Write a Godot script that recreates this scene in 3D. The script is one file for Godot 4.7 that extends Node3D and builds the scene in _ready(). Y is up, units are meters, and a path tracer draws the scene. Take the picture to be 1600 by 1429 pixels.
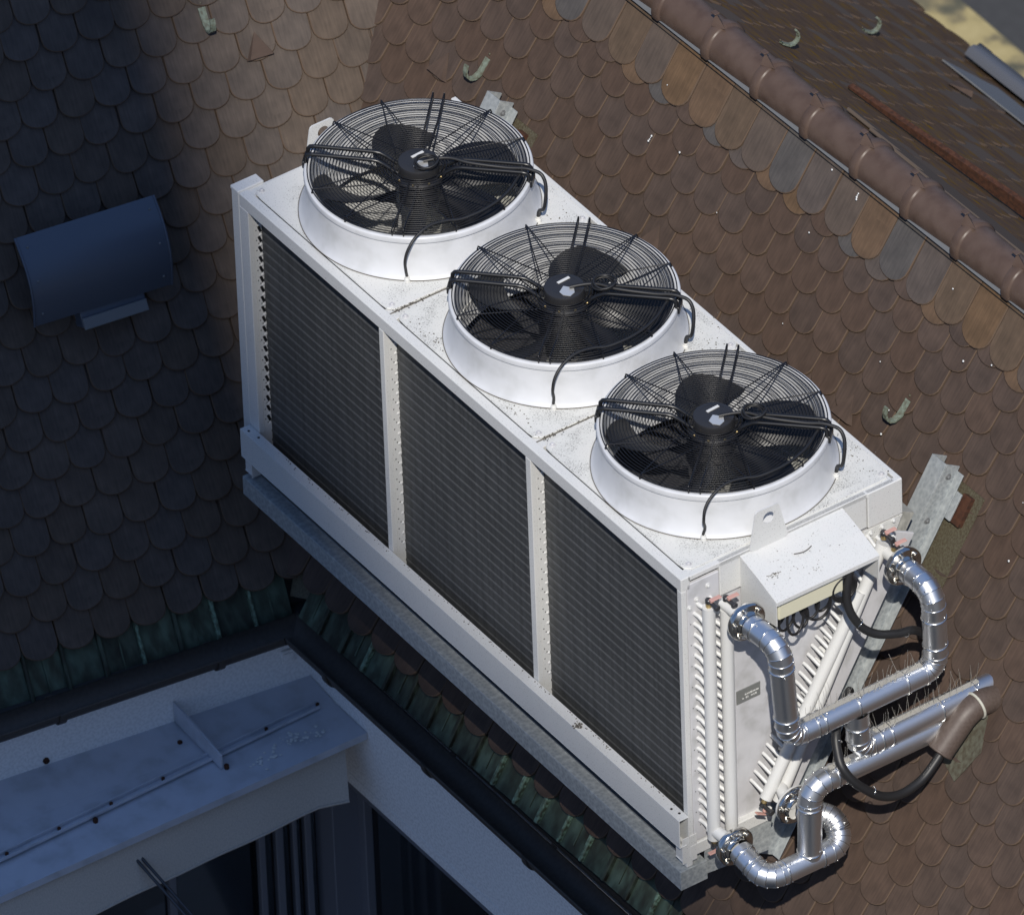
extends Node3D
# A dry cooler with three fans on brackets over a tiled roof, seen from a tower. Metres, y up; x runs along the cooler, z towards its front.

class MB:
	var v := PackedVector3Array()
	var n := PackedVector3Array()
	var uv := PackedVector2Array()
	var ix := PackedInt32Array()
	func tri(a: Vector3, b: Vector3, c: Vector3) -> void:
		var k := v.size()
		var m := (b - a).cross(c - a).normalized()
		for p in [a, b, c]:
			v.append(p); n.append(m); uv.append(Vector2(p.x, p.z))
		for j in [0, 2, 1]: ix.append(k + j)
	func quad(a: Vector3, b: Vector3, c: Vector3, d: Vector3) -> void:   # counter-clockwise seen from outside
		var k := v.size()
		var m := (c - a).cross(d - b).normalized()
		for p in [a, b, c, d]:
			v.append(p); n.append(m)
		uv.append(Vector2(0, 1)); uv.append(Vector2(1, 1)); uv.append(Vector2(1, 0)); uv.append(Vector2(0, 0))
		for j in [0, 2, 1, 0, 3, 2]: ix.append(k + j)
	func grid(rows: Array, close_u := false, close_v := false) -> void:   # rows of points, smooth normals
		var k := v.size()
		var nr := rows.size()
		var nc: int = rows[0].size()
		for r in nr:
			for c in nc:
				v.append(rows[r][c]); n.append(Vector3.ZERO)
				uv.append(Vector2(float(c) / nc, float(r) / nr))
		for r in (nr if close_v else nr - 1):
			for c in (nc if close_u else nc - 1):
				var a := k + r * nc + c
				var b := k + r * nc + (c + 1) % nc
				var d := k + ((r + 1) % nr) * nc + c
				var e := k + ((r + 1) % nr) * nc + (c + 1) % nc
				var m := (v[e] - v[a]).cross(v[d] - v[b])
				for j in [a, b, d, e]: n[j] += m
				for j in [a, e, b, a, d, e]: ix.append(j)
		for j in range(k, v.size()):
			n[j] = n[j].normalized() if n[j].length() > 1e-12 else Vector3.UP
	func box(c: Vector3, s: Vector3, b := Basis(), ch := 0.0) -> void:
		var h := s * 0.5
		if ch <= 0.0:
			for ax in 3:
				for sg in [-1.0, 1.0]:
					var u := (ax + 1) % 3
					var w := (ax + 2) % 3
					var P := []
					for q in [[-1, -1], [1, -1], [1, 1], [-1, 1]]:
						var p := Vector3.ZERO
						p[ax] = sg * h[ax]; p[u] = q[0] * h[u]; p[w] = q[1] * h[w]
						P.append(c + b * p)
					if sg > 0: quad(P[0], P[1], P[2], P[3])
					else: quad(P[3], P[2], P[1], P[0])
			return
		ch = minf(ch, minf(h.x, minf(h.y, h.z)) * 0.9)
		var g := h - Vector3.ONE * ch
		for ax in 3:
			var u := (ax + 1) % 3
			var w := (ax + 2) % 3
			for sg in [-1.0, 1.0]:
				var P := []
				for q in [[-1, -1], [1, -1], [1, 1], [-1, 1]]:
					var p := Vector3.ZERO
					p[ax] = sg * h[ax]; p[u] = q[0] * g[u]; p[w] = q[1] * g[w]
					P.append(c + b * p)
				if sg > 0: quad(P[0], P[1], P[2], P[3])
				else: quad(P[3], P[2], P[1], P[0])
			for su in [-1.0, 1.0]:       # chamfers along axis ax
				for sw in [-1.0, 1.0]:
					var P := []
					for q in [[-1, 0], [1, 0], [1, 1], [-1, 1]]:
						var p := Vector3.ZERO
						p[ax] = q[0] * g[ax]
						p[u] = su * (h[u] if q[1] == 0 else g[u]); p[w] = sw * (g[w] if q[1] == 0 else h[w])
						P.append(c + b * p)
					if su * sw > 0: quad(P[0], P[1], P[2], P[3])
					else: quad(P[3], P[2], P[1], P[0])
		for sx in [-1.0, 1.0]:
			for sy in [-1.0, 1.0]:
				for sz in [-1.0, 1.0]:
					var p0 := c + b * Vector3(sx * h.x, sy * g.y, sz * g.z)
					var p1 := c + b * Vector3(sx * g.x, sy * h.y, sz * g.z)
					var p2 := c + b * Vector3(sx * g.x, sy * g.y, sz * h.z)
					if sx * sy * sz > 0: tri(p0, p1, p2)
					else: tri(p0, p2, p1)
	func bar(a: Vector3, c: Vector3, w: float, h: float, up := Vector3.UP, ch := 0.0) -> void:   # a box from a to c
		var z := (c - a).normalized()
		var x := up.cross(z).normalized()
		var y := z.cross(x)
		box((a + c) * 0.5, Vector3(w, h, a.distance_to(c)), Basis(x, y, z), ch)
	func tube(path: PackedVector3Array, r: float, sides := 8, closed := false, r_end := -1.0) -> void:
		var rows := []
		var m := path.size()
		var prev := Vector3.ZERO
		for i in m:
			var t: Vector3
			if closed: t = (path[(i + 1) % m] - path[(i + m - 1) % m]).normalized()
			else: t = (path[mini(i + 1, m - 1)] - path[maxi(i - 1, 0)]).normalized()
			if i == 0:
				prev = t.cross(Vector3.UP if absf(t.y) < 0.9 else Vector3.RIGHT).normalized()
			prev = (prev - t * prev.dot(t)).normalized()
			var q := t.cross(prev)
			var rr := r if r_end < 0 else lerpf(r, r_end, float(i) / (m - 1))
			var row := PackedVector3Array()
			for s in sides:
				var a := TAU * s / sides
				row.append(path[i] + (prev * cos(a) + q * sin(a)) * rr)
			rows.append(row)
		grid(rows, true, closed)
		if not closed:
			cap(rows[0], path[0], true)
			cap(rows[-1], path[-1], false)
	func cap(row: PackedVector3Array, c: Vector3, first: bool) -> void:
		for s in row.size():
			if first: tri(c, row[(s + 1) % row.size()], row[s])
			else: tri(c, row[s], row[(s + 1) % row.size()])
	func lathe(profile: Array, segs: int, xf := Transform3D(), a0 := 0.0, a1 := TAU) -> void:   # profile of (radius, height) turned about local y
		var full := absf(a1 - a0 - TAU) < 1e-4
		var rows := []
		for i in profile.size():
			var row := PackedVector3Array()
			for s in (segs if full else segs + 1):
				var a := a0 + (a1 - a0) * s / segs
				row.append(xf * Vector3(profile[i].x * cos(a), profile[i].y, profile[i].x * sin(a)))
			rows.append(row)
		grid(rows, full)
	func prism(poly: PackedVector2Array, xf: Transform3D, depth: float) -> void:   # outline in local xy, pushed along local z
		var m := poly.size()
		var tris := Geometry2D.triangulate_polygon(poly)
		for i in range(0, tris.size(), 3):
			var P := []
			for j in 3: P.append(poly[tris[i + j]])
			if (P[1] - P[0]).cross(P[2] - P[0]) < 0: P = [P[0], P[2], P[1]]
			tri(xf * Vector3(P[0].x, P[0].y, depth), xf * Vector3(P[1].x, P[1].y, depth), xf * Vector3(P[2].x, P[2].y, depth))
			tri(xf * Vector3(P[0].x, P[0].y, 0), xf * Vector3(P[2].x, P[2].y, 0), xf * Vector3(P[1].x, P[1].y, 0))
		var ccw := not Geometry2D.is_polygon_clockwise(poly)
		for i in m:
			var a := poly[i]
			var c := poly[(i + 1) % m]
			if not ccw:
				var t := a; a = c; c = t
			quad(xf * Vector3(a.x, a.y, 0), xf * Vector3(c.x, c.y, 0), xf * Vector3(c.x, c.y, depth), xf * Vector3(a.x, a.y, depth))
	func ball(c: Vector3, r: float, segs := 8, squash := 1.0, up := Vector3.UP) -> void:
		var b := Basis(Quaternion(Vector3.UP, up)) if up.dot(Vector3.UP) > -0.99 else Basis(Vector3.RIGHT, PI)
		var prof := []
		for i in segs / 2 + 1:
			var a := -PI / 2 + PI * i / (segs / 2)
			prof.append(Vector2(maxf(cos(a), 0.001) * r, sin(a) * r * squash))
		lathe(prof, segs, Transform3D(b, c))
	func cyl(a: Vector3, c: Vector3, r: float, sides := 10, ch := 0.0) -> void:   # a short capped cylinder with a chamfer
		var L := a.distance_to(c)
		var up := (c - a) / L
		var b := Basis(Quaternion(Vector3.UP, up)) if up.dot(Vector3.UP) > -0.999 else Basis(Vector3.RIGHT, PI)
		var xf := Transform3D(b, a)
		lathe([Vector2(r, 0), Vector2(r, L - ch)], sides, xf)
		if ch > 0: lathe([Vector2(r, L - ch), Vector2(r - ch, L)], sides, xf)
		lathe([Vector2(r - ch, L), Vector2(0.0005, L)], sides, xf)
		lathe([Vector2(0.0005, 0), Vector2(r, 0)], sides, xf)
	func mesh() -> ArrayMesh:
		var A := []
		A.resize(Mesh.ARRAY_MAX)
		A[Mesh.ARRAY_VERTEX] = v; A[Mesh.ARRAY_NORMAL] = n; A[Mesh.ARRAY_TEX_UV] = uv; A[Mesh.ARRAY_INDEX] = ix
		var am := ArrayMesh.new()
		am.add_surface_from_arrays(Mesh.PRIMITIVE_TRIANGLES, A)
		return am

var M := {}
var rng := RandomNumberGenerator.new()
var taken := {}
var cam: Camera3D

# ---------------------------------------------------------------- the measured planes
const L := 3.07
const W := 1.058
var eR := Vector3(0.99980, 0, -0.019996)
var dR := Vector3(0.010716, -0.844279, 0.535796)
var nR := Vector3(0.016882, 0.535903, 0.844111)
var kR := -1.371241
var eL := Vector3(0.167595, 0, -0.985856)
var dL := Vector3(0.503322, -0.859852, 0.085565)
var nL := Vector3(0.847690, 0.510543, 0.144107)
var kL := -1.272976
var ridgeP := Vector3(1.372, 0.286, -1.834)          # on the lower edge of the ridge tiles
var eB := Vector3(0.99980, 0, -0.019996)
var nB := Vector3(-0.014141, 0.707036, -0.707036)
var kB := 1.586866

func numbered(s: String) -> String:
	if not taken.has(s):
		taken[s] = 0
		return s
	taken[s] += 1
	return "%s_%03d" % [s, taken[s]]

func thing(called: String, label: String, category: String, at := Vector3.ZERO, group := "") -> Node3D:
	var o := Node3D.new()
	o.name = numbered(called)
	add_child(o, true)
	o.position = at
	o.set_meta("label", label)
	o.set_meta("category", category)
	if group: o.set_meta("group", group)
	return o

func part(called: String, mb, mat: Material, parent: Node, local := false) -> MeshInstance3D:   # shapes given in the world unless local
	var o := MeshInstance3D.new()
	o.name = called
	o.mesh = mb.mesh() if mb is MB else mb
	o.material_override = mat
	parent.add_child(o, true)
	if not local:
		var off := Vector3.ZERO
		var q: Node = parent
		while q is Node3D and q != self:
			off += q.position
			q = q.get_parent()
		o.position = -off
	return o

func solid(called: String, mb, mat: Material, label: String, category: String, group := "") -> MeshInstance3D:
	var o := MeshInstance3D.new()
	o.name = numbered(called)
	o.mesh = mb.mesh() if mb is MB else mb
	o.material_override = mat
	add_child(o, true)
	o.set_meta("label", label)
	o.set_meta("category", category)
	if group: o.set_meta("group", group)
	return o

func structure(called: String, mb, mat: Material, label: String, category: String) -> MeshInstance3D:
	var o := solid(called, mb, mat, label, category)
	o.set_meta("kind", "structure")
	return o

# ---------------------------------------------------------------- materials
func lin(r: float, g: float, b: float) -> Color:
	return Color(r, g, b).linear_to_srgb()

func noise_tex(seed_: int, freq: float, stops: Array, size := 512, type := FastNoiseLite.TYPE_SIMPLEX, oct := 4, sx := 1.0) -> NoiseTexture2D:
	var f := FastNoiseLite.new()
	f.seed = seed_; f.frequency = freq; f.noise_type = type; f.fractal_octaves = oct
	var t := NoiseTexture2D.new()
	t.width = int(size * sx); t.height = size; t.seamless = true; t.noise = f; t.normalize = true
	var g := Gradient.new()
	var off := PackedFloat32Array()
	var col := PackedColorArray()
	for s in stops:
		off.append(s[0]); col.append(s[1] if s[1] is Color else Color(s[1], s[1], s[1]))
	g.offsets = off; g.colors = col
	t.color_ramp = g
	return t

func mat(r: float, g: float, b: float, rough := 0.6, metal := 0.0, spec := 0.5) -> StandardMaterial3D:
	var m := StandardMaterial3D.new()
	m.albedo_color = lin(r, g, b)
	m.roughness = rough; m.metallic = metal; m.metallic_specular = spec
	return m

func tri_tex(m: StandardMaterial3D, t: Texture2D, scale := Vector3.ONE, world := false) -> StandardMaterial3D:
	m.albedo_texture = t
	m.uv1_triplanar = true
	m.uv1_world_triplanar = world
	m.uv1_scale = scale
	return m

func streak_image(seed_: int) -> ImageTexture:    # lengthwise combing and small marks of a clay tile, tone only
	var img := Image.create(256, 512, false, Image.FORMAT_RGB8)
	var f := FastNoiseLite.new(); f.seed = seed_; f.frequency = 0.09; f.fractal_octaves = 3
	var g := FastNoiseLite.new(); g.seed = seed_ + 7; g.frequency = 0.012; g.fractal_octaves = 4
	var h := FastNoiseLite.new(); h.seed = seed_ + 19; h.frequency = 0.22
	for y in 512:
		for x in 256:
			var s := f.get_noise_2d(x * 1.6, y * 0.10) * 0.08 + g.get_noise_2d(x, y) * 0.10
			var d := h.get_noise_2d(x, y)
			var k := 0.90 + s
			var c := Color(k, k * (1.0 - 0.05 * s), k * (1.0 - 0.12 * s))
			if d > 0.66: c = c.lerp(Color(1.0, 0.97, 0.92), 0.35)
			if d < -0.70: c *= 0.72
			img.set_pixel(x, y, c.clamp())
	return ImageTexture.create_from_image(img)

func speck_image(seed_: int, amount: float) -> ImageTexture:    # grime specks that gather in soft patches
	var img := Image.create(768, 768, false, Image.FORMAT_RGB8)
	var f := FastNoiseLite.new(); f.seed = seed_; f.frequency = 0.16; f.fractal_octaves = 3
	var g := FastNoiseLite.new(); g.seed = seed_ + 3; g.frequency = 0.006; g.fractal_octaves = 4
	var h := FastNoiseLite.new(); h.seed = seed_ + 9; h.frequency = 0.03; h.fractal_octaves = 4
	for y in 768:
		for x in 768:
			var m := clampf(g.get_noise_2d(x, y) * 1.6 + 0.35, 0.0, 1.0) * amount
			var sp := smoothstep(0.62 - m * 0.75, 0.95 - m * 0.75, f.get_noise_2d(x, y) * 0.9 + 0.25)
			var film := clampf(h.get_noise_2d(x, y) * 0.5 + 0.3, 0.0, 1.0) * m * 0.35
			var k := 1.0 - film - sp * 0.42
			img.set_pixel(x, y, Color(k, k * 0.995, k * 0.975))
	return ImageTexture.create_from_image(img)

func make_materials() -> void:
	var dirt := noise_tex(3, 0.035, [[0.0, Color(0.55, 0.54, 0.50)], [0.24, Color(0.86, 0.86, 0.84)], [0.5, Color(0.97, 0.97, 0.97)], [1.0, Color.WHITE]], 512, FastNoiseLite.TYPE_SIMPLEX, 5)
	var faint := noise_tex(5, 0.012, [[0.0, Color(0.88, 0.88, 0.87)], [0.5, Color(0.97, 0.97, 0.97)], [1.0, Color.WHITE]], 512)
	var film := speck_image(37, 0.06)
	M.white = tri_tex(mat(0.60, 0.612, 0.632, 0.42), film, Vector3(1.1, 1.1, 1.1))
	M.cowl = tri_tex(mat(0.63, 0.643, 0.668, 0.38), faint, Vector3(0.9, 0.9, 0.9))
	M.plate = tri_tex(mat(0.56, 0.56, 0.58, 0.5), faint, Vector3(1.1, 1.1, 1.1))
	var dirt_fine := speck_image(11, 0.31)
	var dirt_soft := speck_image(23, 0.22)
	M.panel_dirty = tri_tex(mat(0.62, 0.63, 0.635, 0.55), dirt_fine, Vector3(1.0, 1.0, 1.0))
	M.panel_clean = tri_tex(mat(0.63, 0.64, 0.648, 0.5), dirt_soft, Vector3(1.0, 1.0, 1.0))
	var spangle := noise_tex(21, 0.045, [[0.0, Color(0.72, 0.74, 0.75)], [0.5, Color(0.86, 0.87, 0.87)], [1.0, Color(0.98, 0.99, 0.98)]], 512, FastNoiseLite.TYPE_CELLULAR, 2)
	M.galv = tri_tex(mat(0.50, 0.52, 0.53, 0.48, 0.2), spangle, Vector3(2.2, 2.2, 2.2))
	M.jacket = mat(0.80, 0.81, 0.82, 0.36, 1.0)
	M.band = mat(0.82, 0.81, 0.78, 0.16, 1.0)
	M.flange = mat(0.60, 0.58, 0.54, 0.14, 1.0)
	M.steel = mat(0.55, 0.53, 0.48, 0.3, 1.0)
	M.brass = mat(0.50, 0.38, 0.18, 0.4, 0.8)
	M.lever = mat(0.50, 0.29, 0.25, 0.6)
	M.black = mat(0.010, 0.0105, 0.012, 0.32)
	M.blade = mat(0.013, 0.013, 0.014, 0.42)
	M.hub = mat(0.022, 0.022, 0.024, 0.45)
	M.wire = mat(0.008, 0.008, 0.010, 0.38)
	M.rubber = mat(0.014, 0.014, 0.015, 0.48)
	M.label = mat(0.62, 0.62, 0.60, 0.4)
	M.silver = mat(0.70, 0.70, 0.68, 0.3, 0.6)
	M.cream_box = mat(0.62, 0.60, 0.46, 0.45)
	M.alu_inner = mat(0.62, 0.62, 0.58, 0.5, 0.2)
	M.dark_inner = mat(0.05, 0.05, 0.055, 0.7)
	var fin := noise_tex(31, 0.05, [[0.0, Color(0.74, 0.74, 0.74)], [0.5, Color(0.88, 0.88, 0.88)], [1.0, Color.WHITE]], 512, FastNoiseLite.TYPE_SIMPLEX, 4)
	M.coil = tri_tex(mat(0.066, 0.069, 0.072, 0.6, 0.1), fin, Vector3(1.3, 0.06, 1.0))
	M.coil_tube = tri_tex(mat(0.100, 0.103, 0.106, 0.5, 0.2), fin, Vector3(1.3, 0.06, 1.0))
	M.coil_back = tri_tex(mat(0.55, 0.55, 0.50, 0.5, 0.2), fin, Vector3(5.0, 0.5, 1.0))
	# clay tiles
	M.tile = []
	M.tile_brown = []
	M.rim = mat(0.105, 0.074, 0.054, 0.95, 0.0, 0.2)
	var streaks := [streak_image(41), streak_image(57)]
	for i in 9:
		var k := 0.90 + 0.024 * i
		var warm: float = [0.0, 0.012, -0.006, 0.022, 0.0, -0.008, 0.014, 0.006, 0.0][i]
		var m := mat(0.106 * k * (1.0 + warm * 3.0), 0.086 * k * (1.0 + warm * 0.5), 0.074 * k * (1.0 - warm * 3.0), 0.78, 0.0, 0.30)
		m.albedo_texture = streaks[i % 2]
		M.tile.append(m)
		var mb: StandardMaterial3D = m.duplicate()
		mb.albedo_color = lin(0.090 * k * (1.0 + warm * 3.0), 0.064 * k, 0.052 * k * (1.0 - warm * 3.0))
		M.tile_brown.append(mb)
	M.long_tile = []
	for c in [Vector3(0.138, 0.090, 0.058), Vector3(0.108, 0.088, 0.078), Vector3(0.122, 0.086, 0.060), Vector3(0.110, 0.085, 0.070), Vector3(0.145, 0.092, 0.054), Vector3(0.098, 0.090, 0.086)]:
		var m := mat(c.x, c.y, c.z, 0.75, 0.0, 0.30)
		m.albedo_texture = streaks[M.long_tile.size() % 2]
		M.long_tile.append(m)
	var ridge_n := noise_tex(61, 0.02, [[0.0, Color(0.80, 0.77, 0.75)], [0.5, Color(0.93, 0.92, 0.91)], [1.0, Color(1, 1, 1)]], 512, FastNoiseLite.TYPE_SIMPLEX, 5)
	M.ridge = tri_tex(mat(0.108, 0.074, 0.058, 0.38, 0.0, 0.4), ridge_n, Vector3(0.8, 0.8, 0.8), true)
	var lichen := noise_tex(71, 0.022, [[0.0, Color(0.55, 0.50, 0.46)], [0.40, Color(0.66, 0.61, 0.58)], [0.70, Color(0.70, 0.64, 0.58)], [0.84, Color(0.86, 0.72, 0.26)], [1.0, Color(0.92, 0.78, 0.20)]], 512, FastNoiseLite.TYPE_SIMPLEX, 5)
	M.rear_tile = tri_tex(mat(0.25, 0.205, 0.17, 1.0, 0.0, 0.1), lichen, Vector3(0.40, 1.5, 1.5), true)
	M.rear_plain = mat(0.105, 0.084, 0.070, 1.0, 0.0, 0.1)
	var patina := noise_tex(81, 0.02, [[0.0, Color(0.40, 0.32, 0.24)], [0.42, Color(0.54, 0.60, 0.53)], [0.7, Color(0.76, 0.88, 0.80)], [1.0, Color(0.90, 1.0, 0.94)]], 512, FastNoiseLite.TYPE_SIMPLEX, 5)
	M.patina = tri_tex(mat(0.165, 0.175, 0.150, 0.7), patina, Vector3(1.1, 0.5, 1.1), true)
	M.patina_dark = tri_tex(mat(0.10, 0.10, 0.085, 0.7), patina, Vector3(1.3, 0.5, 1.3), true)
	M.patina_mid = tri_tex(mat(0.135, 0.15, 0.13, 0.7), patina, Vector3(0.9, 0.5, 0.9), true)
	var verd := noise_tex(83, 0.03, [[0.0, Color(0.58, 0.50, 0.42)], [0.3, Color(0.68, 0.68, 0.62)], [0.6, Color(0.80, 0.85, 0.80)], [1.0, Color(0.92, 0.97, 0.94)]], 512, FastNoiseLite.TYPE_SIMPLEX, 5)
	M.verdigris = tri_tex(mat(0.27, 0.285, 0.255, 0.7), verd, Vector3(3.0, 3.0, 3.0), true)
	M.copper_old = tri_tex(mat(0.15, 0.12, 0.09, 0.6), verd, Vector3(5, 5, 5), true)
	M.gutter = tri_tex(mat(0.062, 0.053, 0.046, 0.6), ridge_n, Vector3(3, 3, 3), true)
	var rust := noise_tex(91, 0.03, [[0.0, Color(0.48, 0.36, 0.27)], [0.5, Color(0.74, 0.50, 0.35)], [1.0, Color(0.9, 0.68, 0.52)]], 256)
	M.rust = tri_tex(mat(0.105, 0.078, 0.062, 0.9), rust, Vector3(4, 4, 4), true)
	var plaster := noise_tex(101, 0.06, [[0.0, Color(0.86, 0.86, 0.86)], [0.5, Color(0.95, 0.95, 0.95)], [1.0, Color.WHITE]], 512, FastNoiseLite.TYPE_SIMPLEX, 5)
	M.render = tri_tex(mat(0.88, 0.88, 0.88, 0.9), plaster, Vector3(1.6, 1.6, 1.6), true)
	M.render.heightmap_enabled = false
	M.hood_blue = tri_tex(mat(0.52, 0.55, 0.62, 0.38), faint, Vector3(0.8, 0.8, 0.8), true)
	M.awning = tri_tex(mat(0.54, 0.49, 0.43, 0.9), plaster, Vector3(3, 3, 3), true)
	M.awning.backlight_enabled = false
	M.frame_grey = mat(0.15, 0.16, 0.19, 0.5)
	M.cowl_grey = mat(0.085, 0.10, 0.13, 0.30, 0.15)
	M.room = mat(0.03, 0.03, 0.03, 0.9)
	var glass := mat(0.02, 0.025, 0.03, 0.05)
	glass.transparency = BaseMaterial3D.TRANSPARENCY_ALPHA
	glass.albedo_color = Color(0.06, 0.07, 0.08, 0.80)
	M.glass = glass
	M.asphalt = tri_tex(mat(0.05, 0.05, 0.05, 0.9), plaster, Vector3(0.4, 0.4, 0.4), true)
	var sand := noise_tex(111, 0.012, [[0.0, Color(0.40, 0.42, 0.40)], [0.40, Color(0.72, 0.68, 0.56)], [0.6, Color(0.92, 0.86, 0.66)], [1.0, Color(1.0, 0.94, 0.74)]], 512, FastNoiseLite.TYPE_SIMPLEX, 5)
	M.sand = tri_tex(mat(0.40, 0.38, 0.32, 0.95), sand, Vector3(0.5, 0.5, 0.5), true)
	M.brown_pipe = tri_tex(mat(0.105, 0.080, 0.068, 0.5), ridge_n, Vector3(5, 5, 5), true)
	M.seal = tri_tex(mat(0.50, 0.50, 0.45, 0.7), dirt_fine, Vector3(9, 9, 9), true)
	M.dropping = mat(0.66, 0.67, 0.66, 0.8)
	M.spike = mat(0.42, 0.40, 0.36, 0.4, 0.3)
	M.tower = tri_tex(mat(0.35, 0.33, 0.29, 0.9), plaster, Vector3(0.3, 0.3, 0.3), true)

# ---------------------------------------------------------------- which pixel a point falls on, only to choose which tiles become parts of their own
func px(p: Vector3) -> Vector2:
	var q: Vector3 = cam.transform.affine_inverse() * p
	return Vector2(800.0 + 23391.4 * q.x / -q.z, 714.5 - 23391.4 * q.y / -q.z)

var cooler_shape := PackedVector2Array([Vector2(362, 290), Vector2(478, 250), Vector2(560, 160), Vector2(760, 160), Vector2(840, 250), Vector2(1411, 746), Vector2(1411, 800), Vector2(1215, 1235), Vector2(1076, 1380), Vector2(382, 770)])

func seen(p: Vector3, margin := 60.0) -> bool:
	var q := px(p)
	if q.x < -margin or q.x > 1600 + margin or q.y < -margin or q.y > 1429 + margin: return false
	return not Geometry2D.is_point_in_polygon(q, cooler_shape)

# ---------------------------------------------------------------- roof tiles
func tile_mesh(w: float, length: float, t: float, arc: float, off: Vector2, m_top: Material, wob: float) -> ArrayMesh:
	# a rounded-tail clay tile: local x across, z from 0 at the tip to -length, y up
	var out := PackedVector2Array()
	var h := w * 0.5 - 0.0016
	out.append(Vector2(-h, -length))
	for i in 11:
		var a := PI - PI * i / 10.0
		out.append(Vector2(cos(a) * h, -arc + pow(sin(a), 0.86) * arc * (1.0 + wob * cos(a))))
	out.append(Vector2(h, -length))
	var ch := 0.003
	var inn := PackedVector2Array()
	for i in out.size():
		var c := Vector2(0, -length * 0.35)
		inn.append(out[i] + (c - out[i]).normalized() * ch * 1.3 if i > 0 and i < out.size() - 1 else out[i] + Vector2(ch if i == 0 else -ch, 0))
	var mb := MB.new()
	var k := 0
	for i in range(1, inn.size() - 1):
		mb.tri(Vector3(inn[0].x, t, inn[0].y), Vector3(inn[i].x, t, inn[i].y), Vector3(inn[i + 1].x, t, inn[i + 1].y))
	for j in mb.uv.size(): mb.uv[j] = Vector2(mb.v[j].x * 2.2, mb.v[j].z * 1.4) + off
	var am := mb.mesh()
	am.surface_set_material(0, m_top)
	var rb := MB.new()
	for i in out.size() - 1:
		var a := out[i]; var b := out[i + 1]
		var ia := inn[i]; var ib := inn[i + 1]
		rb.quad(Vector3(a.x, t - ch, a.y), Vector3(b.x, t - ch, b.y), Vector3(ib.x, t, ib.y), Vector3(ia.x, t, ia.y))
		rb.quad(Vector3(a.x, 0, a.y), Vector3(b.x, 0, b.y), Vector3(b.x, t - ch, b.y), Vector3(a.x, t - ch, a.y))
	for j in rb.uv.size(): rb.uv[j] = Vector2(rb.v[j].x * 2.2, rb.v[j].z * 1.4) + off
	var A := []
	A.resize(Mesh.ARRAY_MAX)
	A[Mesh.ARRAY_VERTEX] = rb.v; A[Mesh.ARRAY_NORMAL] = rb.n; A[Mesh.ARRAY_TEX_UV] = rb.uv; A[Mesh.ARRAY_INDEX] = rb.ix
	am.add_surface_from_arrays(Mesh.PRIMITIVE_TRIANGLES, A)
	am.surface_set_material(1, M.rim)
	return am

const TW := 0.163
const TE := 0.14
const TT := 0.0145
var tile_kinds := []
var brown_kinds := []

func make_tile_kinds() -> void:
	for i in 9:
		tile_kinds.append(tile_mesh(TW, 0.30, TT, 0.066, Vector2(rng.randf(), rng.randf()), M.tile[i], rng.randf_range(-0.13, 0.13)))
		brown_kinds.append(tile_mesh(TW, 0.30, TT, 0.066, Vector2(rng.randf(), rng.randf()), M.tile_brown[i], rng.randf_range(-0.08, 0.08)))

func pick_tone(p: Vector3, f: FastNoiseLite) -> int:
	return clampi(int(4.5 + f.get_noise_3dv(p * 3.0) * 5.0 + rng.randfn(0.0, 1.3)), 0, 8)

func tiled(parent: Node3D, e: Vector3, d: Vector3, n: Vector3, k: float, phase: Vector3, s_from: float, s_to: float, t_from: float, t_to: float, keep: Callable, kinds: Array) -> void:
	# rows of tiles over a slope; the 300 in view become parts, the others one mass
	var base := phase - n * (n.dot(phase) - (k - 0.038))
	var lift := 2.71 * TT
	var tilt := Basis(e, -lift / 0.38)
	var f := FastNoiseLite.new(); f.seed = 5; f.frequency = 0.5
	var list := []
	var r0 := int(floor(s_from / TE)); var r1 := int(ceil(s_to / TE))
	var c0 := int(floor(t_from / TW)); var c1 := int(ceil(t_to / TW))
	for r in range(r0, r1 + 1):
		for c in range(c0, c1 + 1):
			var s := r * TE
			var t := (c + (0.5 if posmod(r, 2) == 1 else 0.0)) * TW
			var p := base + e * t + d * s
			if s < s_from or s > s_to or not keep.call(p): continue
			list.append(p)
	var near := []
	var rest := []
	for p in list:
		if seen(p - d * 0.05, 40.0): near.append(p)
		else: rest.append(p)
	while near.size() > 300: rest.append(near.pop_back())
	var place := func(p: Vector3) -> Transform3D:
		if rng.randf() < 0.035: p += d * rng.randf_range(0.004, 0.016) + n * 0.001
		var b := tilt * Basis(e, n, d)
		b = b * Basis(Vector3.UP, rng.randfn(0.0, 0.011)) * Basis(Vector3.RIGHT, rng.randfn(0.0, 0.006)) * Basis(Vector3.BACK, rng.randfn(0.0, 0.010))
		return Transform3D(b, p + n * (lift + rng.randfn(0.0, 0.0012)) + d * rng.randfn(0.0, 0.0028) + e * rng.randfn(0.0, 0.0014))
	for p in near:
		var o := MeshInstance3D.new()
		o.name = "tile"
		o.mesh = kinds[pick_tone(p, f)]
		parent.add_child(o, true)
		o.transform = place.call(p)
		o.position -= parent.position
	if rest.size():
		var groups := {}
		for p in rest:
			var g := pick_tone(p, f)
			if not groups.has(g): groups[g] = []
			groups[g].append(place.call(p))
		for g in groups:
			var mm := MultiMesh.new()
			mm.transform_format = MultiMesh.TRANSFORM_3D
			mm.mesh = kinds[g]
			mm.instance_count = groups[g].size()
			for i in groups[g].size():
				var x: Transform3D = groups[g][i]
				x.origin -= parent.position
				mm.set_instance_transform(i, x)
			var mi := MultiMeshInstance3D.new()
			mi.name = "outlying_tiles"
			mi.multimesh = mm
			mi.set_meta("kind", "stuff")
			parent.add_child(mi, true)

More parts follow.
